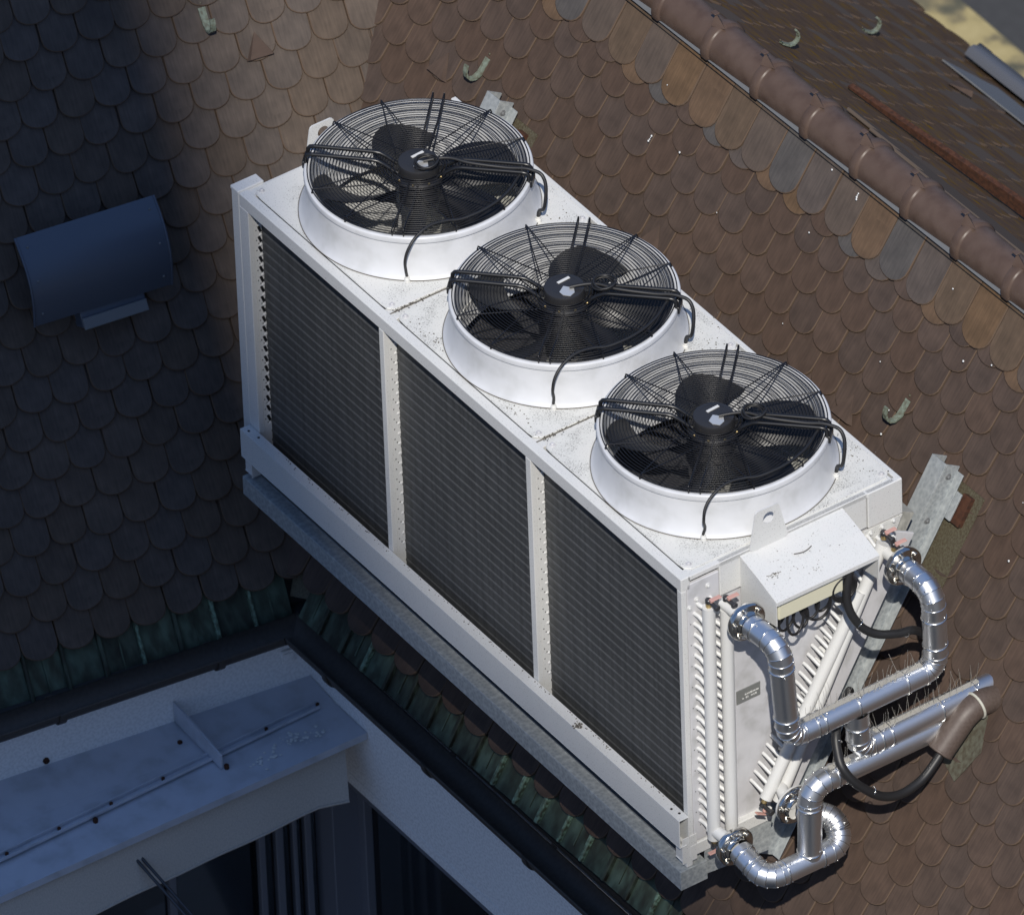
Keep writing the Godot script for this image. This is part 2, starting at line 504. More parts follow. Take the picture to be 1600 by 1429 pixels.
func vent_tile(parent: Node3D, p: Vector3, e: Vector3, d: Vector3, n: Vector3) -> void:
	var mb := MB.new()
	var A := p - d * 0.070 + n * 0.004
	var B := p + d * 0.040 - e * 0.062 + n * 0.004
	var C := p + d * 0.040 + e * 0.062 + n * 0.004
	var B2 := B + e * 0.010 - d * 0.004 + n * 0.026
	var C2 := C - e * 0.010 - d * 0.004 + n * 0.026
	mb.tri(A, B2, C2); mb.tri(A, B, B2); mb.tri(A, C2, C)
	mb.tri(A, C2 - n * 0.005, B2 - n * 0.005)
	mb.quad(B2, B2 - n * 0.005, C2 - n * 0.005, C2)
	part("vent_cover", mb, M.tile_brown[7], parent)

func snow_hook(p: Vector3, e: Vector3, d: Vector3, n: Vector3, label: String, scale := 1.0) -> void:
	var o := thing("snow_hook", label, "snow hook", p, "snow hooks on the tiled roofs")
	var mb := MB.new()
	var prof := []
	for q in [[-0.05, 0.006], [-0.015, 0.010], [0.02, 0.016], [0.045, 0.034], [0.052, 0.058], [0.044, 0.082], [0.022, 0.100], [-0.006, 0.108]]:
		prof.append(Vector2(q[0] * scale, q[1] * scale))
	var top := []
	var bot := []
	for i in prof.size():
		var t: Vector2 = (prof[mini(i + 1, prof.size() - 1)] - prof[maxi(i - 1, 0)]).normalized()
		var nn := Vector2(-t.y, t.x) * 0.004
		var w := 0.016 * scale * (1.0 - 0.35 * i / prof.size())
		var a: Vector2 = prof[i] + nn
		var b: Vector2 = prof[i] - nn
		top.append([p + d * a.x + n * a.y - e * w, p + d * a.x + n * a.y + e * w])
		bot.append([p + d * b.x + n * b.y - e * w, p + d * b.x + n * b.y + e * w])
	for i in prof.size() - 1:
		mb.quad(top[i][0], top[i + 1][0], top[i + 1][1], top[i][1])
		mb.quad(bot[i][1], bot[i + 1][1], bot[i + 1][0], bot[i][0])
		mb.quad(bot[i][0], bot[i + 1][0], top[i + 1][0], top[i][0])
		mb.quad(top[i][1], top[i + 1][1], bot[i + 1][1], bot[i][1])
	mb.quad(top[-1][0], bot[-1][0], bot[-1][1], top[-1][1])
	part("hook_strap", mb, M.verdigris, o)
	var nail := MB.new()
	nail.ball(p - d * 0.07 * scale + n * 0.012, 0.006, 8, 0.6, n)
	part("nail", nail, M.copper_old, o)

func on(p: Vector3, n: Vector3, k: float) -> Vector3:
	return p - n * (n.dot(p) - k)

func build_roofs() -> void:
	# --- slope behind the cooler
	var vp := Vector3(-1.062, -0.338, -1.389)
	var vd := Vector3(0.387737, -0.781676, 0.488510)
	var rr := thing("tiled_roof", "brown tiled slope rising behind the white cooler up to the row of ridge tiles", "roof", Vector3(1.5, -2.2, -0.3))
	var slab := MB.new()
	var a := on(Vector3(-1.6, 0, 0), nR, 0)
	var up0 := ridgeP - dR * 0.11
	var q0 := up0 + eR * -3.2; var q1 := up0 + eR * 4.2
	var s_eave := 2.9
	var lo0 := q0 + dR * s_eave; var lo1 := q1 + dR * s_eave
	for x in [[-0.055, -0.09]]:
		slab.quad(lo0 + nR * x[0], lo1 + nR * x[0], q1 + nR * x[0], q0 + nR * x[0])
		slab.quad(q0 + nR * x[1], q1 + nR * x[1], lo1 + nR * x[1], lo0 + nR * x[1])
		slab.quad(lo0 + nR * x[1], lo1 + nR * x[1], lo1 + nR * x[0], lo0 + nR * x[0])
	part("roof_deck", slab, M.room, rr)
	var keepR := func(p: Vector3) -> bool:
		var s := (p - ridgeP).dot(dR)
		return s > 0.285 and nL.dot(p) > kL - 0.15 and p.y > -2.20
	tiled(rr, eR, dR, nR, kR, Vector3(-0.584, -0.36, -1.385) + dR * 0.055, -1.4, 2.6, -1.5, 5.2, keepR, brown_kinds)
	for v in [Vector3(-0.584, -0.36, -1.385), Vector3(0.873, -0.361, -1.413), Vector3(2.198, -0.393, -1.419)]:
		vent_tile(rr, v + nR * 0.004, eR, dR, nR)
	# short course and long top course under the ridge
	var longs := []
	for i in 6: longs.append(tile_mesh(0.181, 0.36, 0.014, 0.080, Vector2(rng.randf(), rng.randf()), M.long_tile[i], rng.randf_range(-0.05, 0.05)))
	var x := -1.9
	var i0 := 0
	while x < 3.3:
		var up := x - 1.372
		var tone: int = [0, 1, 3, 0, 2, 1, 1, 4, 2, 3, 5, 3, 2, 3, 4, 0, 2, 3][i0 % 18]
		if rng.randf() < 0.25: tone = rng.randi() % 6
		var o := MeshInstance3D.new()
		o.name = "top_course_tile"
		o.mesh = longs[tone]
		rr.add_child(o, true)
		var b := Basis(eR, -0.060) * Basis(eR, nR, dR) * Basis(Vector3.UP, 0.012 + rng.randfn(0, 0.008)) * Basis(Vector3.BACK, rng.randfn(0, 0.008))
		o.transform = Transform3D(b, ridgeP + eR * up + dR * (0.262 + rng.randfn(0, 0.004)) + nR * (0.013 + rng.randfn(0, 0.001)))
		o.position -= rr.position
		var u := MeshInstance3D.new()
		u.name = "short_course_tile"
		u.mesh = longs[[0, 2, 4, 1, 0, 5][rng.randi() % 6]] if rng.randf() < 0.6 else brown_kinds[rng.randi() % 9]
		rr.add_child(u, true)
		u.transform = Transform3D(Basis(eR, -0.055) * Basis(eR, nR, dR) * Basis(Vector3.UP, rng.randfn(0, 0.01)), ridgeP + eR * (up - 0.075) + dR * (0.292 + rng.randfn(0, 0.006)) + nR * 0.004)
		u.position -= rr.position
		x += 0.1815
		i0 += 1
	# lead strip under the ridge tiles
	var strip := MB.new()
	strip.bar(ridgeP + eR * -3.2 - dR * 0.012 + nR * 0.040, ridgeP + eR * 2.6 - dR * 0.012 + nR * 0.040, 0.036, 0.004, nR)
	part("lead_strip", strip, M.galv_dull, rr)
	# ridge tiles: tapered half barrels with a collar and a little nose
	var axis := ridgeP - dR * 0.100 - Vector3(0, 0.030, -0.006)
	var ridge_mesh := MB.new()
	var rows := []
	var prof := [[0.0, 0.092], [0.002, 0.102], [0.038, 0.102], [0.042, 0.093], [0.050, 0.090], [0.40, 0.080], [0.40, 0.072], [0.0, 0.084]]
	for pr in prof:
		var row := PackedVector3Array()
		for j in 21:
			var an := deg_to_rad(-16.0 + 212.0 * j / 20.0)
			row.append(Vector3(pr[0], sin(an) * pr[1], cos(an) * pr[1]))
		rows.append(row)
	ridge_mesh.grid(rows, false, false)
	for j in 2:
		var jj := 0 if j == 0 else 20
		ridge_mesh.quad(rows[5][jj], rows[6][jj], rows[7][jj], rows[0][jj])
	var nose := MB.new()
	nose.tri(Vector3(0.0, 0.096, 0.040), Vector3(0.0, 0.146, 0.014), Vector3(0.062, 0.098, 0.014))
	nose.tri(Vector3(0.0, 0.096, -0.014), Vector3(0.062, 0.098, 0.014), Vector3(0.0, 0.146, 0.014))
	nose.tri(Vector3(0.0, 0.096, 0.040), Vector3(0.0, 0.096, -0.014), Vector3(0.0, 0.146, 0.014))
	nose.box(Vector3(-0.004, 0.146, 0.014), Vector3(0.030, 0.007, 0.024), Basis(), 0.002)
	var rm := ridge_mesh.mesh()
	var nm := nose.mesh()
	x = 0.387 - 0.331 * 8
	while x < 3.4:
		var o := MeshInstance3D.new()
		o.name = "ridge_tile"
		o.mesh = rm
		o.material_override = M.ridge
		rr.add_child(o, true)
		var b := Basis(eR, Vector3.UP, eR.cross(Vector3.UP)) * Basis(Vector3.BACK, 0.022 + rng.randfn(0, 0.004)) * Basis(Vector3.UP, rng.randfn(0, 0.006))
		o.transform = Transform3D(b, axis + eR * (x - 1.372) - rr.position)
		var q := MeshInstance3D.new()
		q.name = "nose"
		q.mesh = nm
		q.material_override = M.ridge
		o.add_child(q, true)
		x += 0.331
	# droppings and lichen flecks on the tiles
	var spots := MB.new()
	for i in 22:
		var p := ridgeP + eR * rng.randf_range(-0.8, 2.2) + dR * (rng.randf_range(0.02, 1.0) if i < 24 else rng.randf_range(1.0, 1.6)) + nR * 0.033
		var len := rng.randf_range(0.004, 0.012) * (2.6 if i % 9 == 0 else 1.0)
		for j in (4 if i % 9 == 0 else 1):
			spots.ball(p + dR * (j * len * 0.34) + eR * rng.randfn(0, 0.003), rng.randf_range(0.0025, 0.006), 6, 0.5, nR)
	var sp := part("bird_droppings", spots, M.dropping, rr)
	sp.set_meta("kind", "stuff")
	# --- slope on the left
	var lr := thing("tiled_roof", "brown tiled slope on the left, mostly in deep shadow, meeting the other in a valley", "roof", Vector3(-0.8, -2.3, 0.6))
	var sl := MB.new()
	var ph := Vector3(-1.144, -0.354, -0.847) + dL * 0.055
	var pl := on(ph, nL, kL - 0.09)
	var c0 := pl + eL * -3.4 - dL * 1.6; var c1 := pl + eL * 1.9 - dL * 1.6
	var c2 := pl + eL * 1.9 + dL * 2.27; var c3 := pl + eL * -3.4 + dL * 2.27
	sl.quad(c3, c2, c1, c0)
	sl.quad(c0 - nL * 0.03, c1 - nL * 0.03, c2 - nL * 0.03, c3 - nL * 0.03)
	part("roof_deck", sl, M.room, lr)
	var keepL := func(p: Vector3) -> bool:
		return nR.dot(p) > kR - 0.13 and p.y > -2.27
	tiled(lr, eL, dL, nL, kL, ph, -1.3, 2.8, -3.2, 1.7, keepL, tile_kinds)
	vent_tile(lr, Vector3(-1.144, -0.354, -0.847) + nL * 0.004, eL, dL, nL)
	# valley lining
	var val := MB.new()
	var v0 := vp - vd * 0.6; var v1 := vp + vd * 2.45
	var sideR := eR - vd * eR.dot(vd); var sideL := -(eL - vd * eL.dot(vd))
	val.quad(v0 - nR * 0.03, v1 - nR * 0.03, v1 + sideR.normalized() * 0.16 - nR * 0.03, v0 + sideR.normalized() * 0.16 - nR * 0.03)
	part("valley_lining", val, M.copper_old, rr)
	# --- far slope behind the ridge
	var br := thing("rear_roof", "far roof slope beyond the ridge, grey brown with streaks of yellow lichen", "roof", Vector3(0, -1.2, -3.6))
	var apex := ridgeP - dR * 0.11
	var dB := eB.cross(nB)
	if dB.y > 0: dB = -dB
	var eBB := nB.cross(dB)       # so that e x n = d
	eBB = -eBB if eBB.cross(nB).dot(dB) < 0 else eBB
	var deck := MB.new()
	var w0 := apex + eR * -8.0 - nB * 0.09; var w1 := apex + eR * 5.0 - nB * 0.09
	deck.quad(w1, w0, w0 + dB * 4.86, w1 + dB * 4.86)
	deck.quad(w0 - nB * 0.05, w1 - nB * 0.05, w1 + dB * 4.86 - nB * 0.05, w0 + dB * 4.86 - nB * 0.05)
	part("roof_deck", deck, M.room, br)
	var far_tile := tile_mesh(TW, 0.30, 0.009, 0.05, Vector2(0.2, 0.1), M.rear_tile, 0.0)
	var far_tile2 := tile_mesh(TW, 0.30, 0.009, 0.05, Vector2(0.6, 0.4), M.rear_plain, 0.0)
	var xs := [[], []]
	for r in range(2, 36):
		for c in range(-45, 26):
			var p := apex + dB * (r * TE) + eBB * ((c + 0.5 * (r % 2)) * TW) * (1.0 if eBB.dot(eR) > 0 else -1.0) - nB * 0.038
			var b := Basis(eBB, -0.066) * Basis(eBB, nB, dB) * Basis(Vector3.UP, rng.randfn(0, 0.012)) * Basis(Vector3.BACK, rng.randfn(0, 0.006))
			xs[0 if rng.randf() < 0.8 else 1].append(Transform3D(b, p + nB * (0.0325 + rng.randfn(0, 0.002)) - br.position))
	for g in 2:
		var mm := MultiMesh.new()
		mm.transform_format = MultiMesh.TRANSFORM_3D
		mm.mesh = far_tile if g == 0 else far_tile2
		mm.instance_count = xs[g].size()
		for i in xs[g].size(): mm.set_instance_transform(i, xs[g][i])
		var mi := MultiMeshInstance3D.new()
		mi.name = "rear_tiles"
		mi.multimesh = mm
		mi.set_meta("kind", "stuff")
		br.add_child(mi, true)
	# rusty flashing running down the far slope and the grey slats beside it
	var fl := MB.new()
	var f0 := on(Vector3(0.545, -0.35, -2.606), nB, kB + 0.010)
	var f1 := on(Vector3(2.40, -0.70, -2.98), nB, kB + 0.010)
	fl.quad(f0, f1, f1 + Vector3(0, 0.13, 0), f0 + Vector3(0, 0.012, 0))
	fl.quad(f1 + Vector3(0, 0, -0.025), f0 + Vector3(0, 0, -0.025), f0 + Vector3(0, 0.012, -0.025), f1 + Vector3(0, 0.13, -0.025))
	fl.quad(f0 + Vector3(0, 0.012, 0), f1 + Vector3(0, 0.13, 0), f1 + Vector3(0, 0.13, -0.025), f0 + Vector3(0, 0.012, -0.025))
	part("rusty_flashing", fl, M.rust, br)
	for i in 4:
		var s := MB.new()
		var s0 := apex + dB * (0.52 - 0.075 * i) + nB * (0.012 + 0.003 * i)
		s.bar(s0 + eR * (-0.30 + 0.22 * i), s0 + eR * 2.4, 0.068, 0.016, nB, 0.004)
		part("edge_slat", s, M.rear_plain, br)
	vent_tile(br, on(Vector3(-0.921, -1.981, -4.207), nB, kB + 0.004), eBB, dB, nB)
	# snow hooks, each a thing of its own
	snow_hook(on(Vector3(-1.267, -0.20, -0.672), nL, kL), eL, dL, nL, "snow hook on the left slope just above the triangular vent tile")
	snow_hook(on(Vector3(-0.37, -0.268, -1.447), nR, kR), eR, dR, nR, "green copper snow hook above the galvanized bracket behind the farthest fan")
	snow_hook(on(Vector3(2.467, -0.265, -1.499), nR, kR), eR, dR, nR, "copper snow hook on the tiles beside the nearest fan, by the right bracket")
	snow_hook(on(Vector3(0.242, -0.271, -2.52), nB, kB), eBB, dB, nB, "snow hook on the far slope, the one closer to the ridge tiles", 0.72)
	snow_hook(on(Vector3(-1.18, -1.712, -3.933), nB, kB), eBB, dB, nB, "snow hook on the far slope, the one farther down beyond the ridge", 0.72)

func build_skylight() -> void:
	var dB := Vector3(0, -0.7071, -0.7071)
	var o := thing("roof_window", "grey metal roof window hood low on the far slope at the upper right", "roof window", on(Vector3(-0.4, -2.6, -4.7), nB, kB))
	var a := on(Vector3(-1.86, -2.78, -4.99), nB, kB)
	var b := a + eR * 2.6
	var mb := MB.new()
	var rows := []
	for q in [[-0.11, 0.02], [-0.11, 0.055], [-0.095, 0.075], [-0.05, 0.085], [0.05, 0.08], [0.095, 0.07], [0.11, 0.05], [0.11, 0.02]]:
		var row := PackedVector3Array()
		for p in [a, b]: row.append(p + dB * q[0] + nB * q[1])
		rows.append(row)
	mb.grid(rows)
	var poly := []
	for r in rows: poly.append(r[0])
	for i in range(1, poly.size() - 1): mb.tri(poly[0], poly[i], poly[i + 1])
	part("hood", mb, M.sky_hood, o)
	var fl := MB.new()
	fl.bar(a - dB * 0.50 + nB * 0.012 + eR * 0.42, b - dB * 0.50 + nB * 0.012, 0.42, 0.006, nB)
	part("flashing_apron", fl, M.galv_dull, o)
	var br := MB.new()
	br.box(a + nB * 0.055 - eR * 0.02, Vector3(0.03, 0.06, 0.07), Basis(eR, nB, dB), 0.006)
	br.cyl(a + nB * 0.075 - eR * 0.05, a + nB * 0.075 + eR * 0.03, 0.014, 10, 0.003)
	part("hinge", br, M.valve_dark, o)

# ---------------------------------------------------------------- eaves, walls, canopy
func xl(z: float) -> float:                 # the left wall's face at a given z
	return -0.061 - 0.146 * (z + 0.264)

func build_eaves() -> void:
	# gutters: thick half-round troughs
	for side in 2:
		var o: Node3D
		var P := []
		if side == 0:
			o = thing("gutter", "dark half round gutter along the eave under the white cooler", "gutter", Vector3(2.0, -2.35, -0.145))
			P = [Vector3(0.0, -2.32, -0.145), Vector3(4.6, -2.32, -0.130)]
		else:
			o = thing("gutter", "dark half round gutter along the left eave above the blue canopy", "gutter", Vector3(-0.15, -2.35, 0.9))
			P = [Vector3(0.0, -2.32, -0.145), Vector3(-0.07 - 0.146 * 2.2, -2.32, 2.58)]
		var dir: Vector3 = (P[1] - P[0]).normalized()
		var outw := dir.cross(Vector3.UP) if side == 1 else Vector3.UP.cross(dir) * -1.0
		if side == 0: outw = Vector3(0, 0, 1)
		else: outw = Vector3(0.989, 0, 0.144)
		var mb := MB.new()
		var rows := []
		var sec := []
		for j in 13:
			var an := PI + PI * j / 12.0
			sec.append(Vector2(cos(an) * 0.068, sin(an) * 0.068))
		sec.append(Vector2(0.075, 0.006)); sec.append(Vector2(0.066, 0.012)); sec.append(Vector2(0.060, 0.0))
		for j in 13:
			var an := TAU - PI * j / 12.0
			sec.append(Vector2(cos(an) * 0.061, sin(an) * 0.061))
		var mit := -0.08 if side == 0 else -0.08
		for i in 2:
			var row := PackedVector3Array()
			for q in sec:
				var p: Vector3 = P[i] + outw * q.x + Vector3.UP * q.y
				if i == 0: p += dir * (q.x * 0.95)      # mitred inner corner
				row.append(p)
			rows.append(row)
		mb.grid(rows)
		part("trough", mb, M.gutter, o)
		var t := 0.35
		while t < P[0].distance_to(P[1]):
			var c: Vector3 = P[0] + dir * t
			var hb := MB.new()
			var pts := PackedVector3Array()
			for j in 13:
				var an := PI + PI * j / 12.0
				pts.append(c + outw * cos(an) * 0.074 + Vector3.UP * sin(an) * 0.074)
			pts.append(c + outw * 0.078 + Vector3.UP * 0.014)
			for j in pts.size() - 1:
				hb.bar(pts[j], pts[j + 1], 0.032, 0.006, dir.cross(pts[j + 1] - pts[j]).normalized() if true else Vector3.UP)
			part("gutter_bracket", hb, M.gutter, o)
			t += 0.72
	# standing-seam copper aprons, one sheet per tile width
	for side in 2:
		var e := eR if side == 0 else eL
		var d := dR if side == 0 else dL
		var n := nR if side == 0 else nL
		var k := kR if side == 0 else kL
		var start := on(Vector3(-0.02, -2.20, -0.20), n, k - 0.032)
		start += d * ((-2.17 - start.y) / d.y) if side == 0 else d * ((-2.24 - start.y) / d.y)
		var o := thing("copper_apron", "green copper eaves flashing below the right slope, sheet by sheet" if side == 0 else "green copper eaves flashing below the shaded left slope, sheet by sheet", "flashing", start)
		var dirn := 1.0 if side == 0 else -1.0
		var wdt := 0.152 if side == 0 else 0.168
		for i in (30 if side == 0 else 17):
			var c := start + e * dirn * (wdt * (i + 0.5))
			var sh := MB.new()
			var tw := rng.randfn(0, 0.012)
			sh.box(c + d * 0.045 + n * rng.randfn(0, 0.002), Vector3(wdt - 0.003, 0.003, 0.24), Basis(n, tw) * Basis(e, n, d))
			var s := part("copper_sheet", sh, [M.patina, M.patina_mid, M.patina_dark][rng.randi() % 3], o)
			var seam := MB.new()
			var sc := c + e * dirn * wdt * 0.5
			seam.bar(sc - d * 0.08 + n * 0.012, sc + d * 0.160 + n * 0.012, 0.014 + rng.randf() * 0.008, 0.026, n, 0.004)
			part("standing_seam", seam, M.patina_pale if rng.randf() < 0.45 else M.patina_dark, s)
			if i % 2 == 0:
				var fold := MB.new()
				fold.bar(c - d * 0.06 + n * 0.004, c + d * 0.13 + n * 0.004, 0.006, 0.006, n)
				part("fold", fold, M.patina, s)

func build_walls() -> void:
	var w := thing("rendered_wall", "white rendered fascia wall under the gutter of the right wing, dark windows below", "wall", Vector3(2.2, -6.0, -0.4))
	var mb := MB.new()
	mb.box(Vector3(2.3, -2.735, -0.365), Vector3(4.74, 0.59, 0.20), Basis(), 0.004)
	part("render_band", mb, M.render, w)
	var tr := MB.new()
	tr.box(Vector3(2.3, -3.065, -0.368), Vector3(4.74, 0.062, 0.20), Basis(), 0.004)
	part("edge_trim", tr, M.render, w)
	var hd := MB.new()
	hd.box(Vector3(2.3, -3.15, -0.42), Vector3(4.74, 0.10, 0.20), Basis(), 0.004)
	hd.box(Vector3(2.3, -3.22, -0.45), Vector3(4.74, 0.05, 0.20), Basis(), 0.004)
	part("window_head", hd, M.frame_grey, w)
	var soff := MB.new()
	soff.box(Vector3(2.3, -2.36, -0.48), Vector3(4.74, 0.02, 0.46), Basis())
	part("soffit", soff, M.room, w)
	for i in 4:
		var x0 := 0.02 + i * 1.1
		var win := MB.new()
		win.box(Vector3(x0 + 0.03, -4.4, -0.44), Vector3(0.06, 2.4, 0.07), Basis(), 0.004)
		win.box(Vector3(x0 + 0.58, -3.28, -0.44), Vector3(1.05, 0.06, 0.07), Basis(), 0.004)
		win.box(Vector3(x0 + 0.58, -5.55, -0.44), Vector3(1.05, 0.10, 0.07), Basis(), 0.004)
		var wf := part("window_frame", win, M.frame_grey, w)
		var pane := MB.new()
		pane.box(Vector3(x0 + 0.58, -4.4, -0.445), Vector3(1.03, 2.2, 0.008))
		part("pane", pane, M.glass, wf)
	var room := MB.new()
	for b in [[Vector3(2.2, -5.70, -1.7), Vector3(5.0, 0.1, 2.4)], [Vector3(2.2, -4.5, -2.8), Vector3(5.0, 2.6, 0.1)], [Vector3(2.2, -3.22, -1.6), Vector3(5.0, 0.06, 2.2)]]:
		room.box(b[0], b[1])
	part("room_shell", room, M.room, w)
	# left wing
	var l := thing("rendered_wall", "white rendered wall of the left wing above the blue canopy, glazed doors below", "wall", Vector3(-0.3, -6.0, 0.9))
	var dirL := Vector3(0.1445, 0, -0.9895)
	var outL := Vector3(0.9895, 0, 0.1445)
	var bL := Basis(dirL, Vector3.UP, dirL.cross(Vector3.UP))
	var c := Vector3(xl(0.95), 0, 0.95)
	var half := 1.24
	var lb := MB.new()
	lb.box(c + Vector3.UP * -2.785 - outL * 0.10, Vector3(2.60, 0.69, 0.20), bL, 0.004)
	part("render_band", lb, M.render, l)
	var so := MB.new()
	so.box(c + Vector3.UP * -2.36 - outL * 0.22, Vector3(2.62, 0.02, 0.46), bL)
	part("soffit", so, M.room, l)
	# small square cover plate in the corner, a drain hole
	var cov := MB.new()
	cov.box(Vector3(xl(-0.165), -2.535, -0.165) + outL * 0.006, Vector3(0.062, 0.07, 0.014), bL, 0.004)
	cov.box(Vector3(xl(-0.165), -2.535, -0.165) + outL * 0.0145, Vector3(0.04, 0.045, 0.006), bL, 0.002)
	part("cover_plate", cov, M.render, l)
	var hole := MB.new()
	hole.cyl(Vector3(xl(0.93), -2.655, 0.93) - outL * 0.01, Vector3(xl(0.93), -2.655, 0.93) + outL * 0.012, 0.014, 12, 0.002)
	part("overflow_pipe", hole, M.rust, l)
	var cp := MB.new()
	cp.box(Vector3(-0.045, -4.42, -0.375), Vector3(0.15, 2.46, 0.19), Basis(), 0.004)
	part("corner_post", cp, M.frame_grey, l)
	# glazed doors: slim grey posts, dark panes
	for i in 8:
		var z: float = -0.22 + [0.0, 0.06, 0.13, 0.21, 0.62, 1.03, 1.44, 1.85][i]
		var p := Vector3(xl(z), -4.35, z) - outL * 0.03
		var post := MB.new()
		post.box(p, Vector3([0.03, 0.02, 0.035, 0.03, 0.035, 0.035, 0.035, 0.035][i], 2.45, 0.06), bL, 0.004)
		part("door_post", post, M.frame_grey, l)
	for i in 6:
		var z0: float = [-0.01, 0.40, 0.81, 1.22, 1.63, -0.25][i]
		var p := Vector3(xl(z0 + 0.205), -4.35, z0 + 0.205) - outL * 0.035
		if i == 5: p = Vector3(xl(-0.12), -4.35, -0.12) - outL * 0.040
		var pane := MB.new()
		pane.box(p, Vector3(0.38 if i < 5 else 0.30, 2.45, 0.008), bL)
		part("pane", pane, M.glass, l)
	var rb := MB.new()
	rb.box(Vector3(-2.4, -4.5, 0.8), Vector3(0.1, 2.6, 3.4)); rb.box(Vector3(-1.5, -5.70, 0.9), Vector3(1.9, 0.1, 3.2)); rb.box(Vector3(-1.45, -3.2, 0.9), Vector3(1.9, 0.06, 3.2))
	part("room_shell", rb, M.room, l)

func build_canopy() -> void:
	var o := thing("canopy", "blue grey sheet metal canopy over the doors of the left wing with rail and fin", "canopy", Vector3(0.05, -2.75, 0.8))
	var mb := MB.new()
	# a folded sheet: level front part, gently rising rear part, turned-down front lip
	var z0 := -0.262; var z1 := 2.3
	var A := func(z: float, f: float) -> Vector3:
		var xw := xl(z); var xf := lerpf(0.355, 0.318, (z - z0) / (1.79))
		return Vector3(lerpf(xw, xf, f), -2.70 + (0.020 * (1.0 - f / 0.42) if f < 0.42 else 0.0) - 0.012 * f, z)
	var fs := [0.0, 0.42, 1.0]
	for i in 2:
		mb.quad(A.call(z1, fs[i]), A.call(z1, fs[i + 1]), A.call(z0, fs[i + 1]), A.call(z0, fs[i]))
		mb.quad(A.call(z0, fs[i]) - Vector3.UP * 0.006, A.call(z0, fs[i + 1]) - Vector3.UP * 0.006, A.call(z1, fs[i + 1]) - Vector3.UP * 0.006, A.call(z1, fs[i]) - Vector3.UP * 0.006)
	var fa: Vector3 = A.call(z1, 1.0); var fb: Vector3 = A.call(z0, 1.0)
	mb.quad(fa - Vector3.UP * 0.035, fb - Vector3.UP * 0.035, fb, fa)
	mb.quad(fb - Vector3.UP * 0.035 - Vector3.RIGHT * 0.004, fa - Vector3.UP * 0.035 - Vector3.RIGHT * 0.004, fa - Vector3.RIGHT * 0.004, fb - Vector3.RIGHT * 0.004)
	part("canopy_sheet", mb, M.hood_blue, o)
	var rl := MB.new()
	var r0 := Vector3(0.108, -2.688, -0.185); var r1 := Vector3(0.150, -2.688, 2.3)
	rl.bar(r0 - Vector3(0.016, 0, 0), r1 - Vector3(0.016, 0, 0), 0.006, 0.022)
	rl.bar(r0 + Vector3(0.016, 0, 0), r1 + Vector3(0.016, 0, 0), 0.006, 0.014)
	rl.bar(r0 - Vector3(0, 0.009, 0), r1 - Vector3(0, 0.009, 0), 0.03, 0.003)
	part("rail", rl, M.hood_blue, o)
	var t := 0.0
	while t < 1.0:
		var p := r0.lerp(r1, t) + Vector3(0, -0.003, 0)
		var bolt := MB.new()
		bolt.cyl(p, p + Vector3(0, 0.012, 0), 0.008, 8, 0.002)
		part("bolt", bolt, M.rust, o)
		t += 0.104
	var fin := MB.new()
	var zf := 0.345
	var x0 := xl(zf) + 0.002
	fin.prism(PackedVector2Array([Vector2(x0, -2.672), Vector2(0.195, -2.702), Vector2(0.195, -2.635), Vector2(x0, -2.572)]), Transform3D(Basis(), Vector3(0, 0, zf)), 0.010)
	part("fin", fin, M.hood_blue, o)
	for q in [[-0.04, 0.40], [0.20, 0.33], [0.16, 0.95]]:
		var bolt := MB.new()
		bolt.cyl(Vector3(q[0], -2.71, q[1]), Vector3(q[0], -2.688, q[1]), 0.011, 8, 0.003)
		part("bolt", bolt, M.rust, o)
	var drop := MB.new()
	for i in 70:
		var cl := [Vector2(0.20, 0.02), Vector2(0.235, -0.06), Vector2(0.25, 0.17)][i % 3] as Vector2
		drop.ball(Vector3(cl.x + rng.randfn(0, 0.022), -2.706, cl.y + rng.randfn(0, 0.040)), rng.randf_range(0.002, 0.011), 7, 0.12)
	var dp := part("bird_droppings", drop, M.dropping, o)
	dp.set_meta("kind", "stuff")
	# the cream awning below its front edge
	var aw := thing("awning", "cream fabric awning hanging below the front edge of the blue canopy", "awning", Vector3(0.35, -2.9, 0.9))
	var rows := []
	for i in 5:
		var f := i / 4.0
		var row := PackedVector3Array()
		for j in 41:
			var z := -0.185 + f * 0.075 + 2.5 * j / 40.0
			row.append(Vector3(0.30 + 0.095 * f + 0.003 * sin(j * 0.9 + f * 2.0) * f + (0.035 * f * maxf(0.0, 1.0 - j / 2.0)), -2.745 - 0.205 * f + 0.0015 * sin(j * 0.55) * f, z))
		rows.append(row)
	var fab := MB.new()
	fab.grid(rows)
	part("fabric", fab, M.awning, aw)
	var hem := MB.new()
	hem.tube(rows[4], 0.006, 6)
	part("hem", hem, M.awning, aw)
	for s in [-0.012, 0.012]:
		var arm := MB.new()
		arm.tube(PackedVector3Array([Vector3(0.24, -2.80, 0.87 + s), Vector3(0.60, -2.93, 0.83 + s), Vector3(1.1, -3.10, 0.78 + s)]), 0.007, 8)
		part("awning_arm", arm, M.valve_dark, aw)

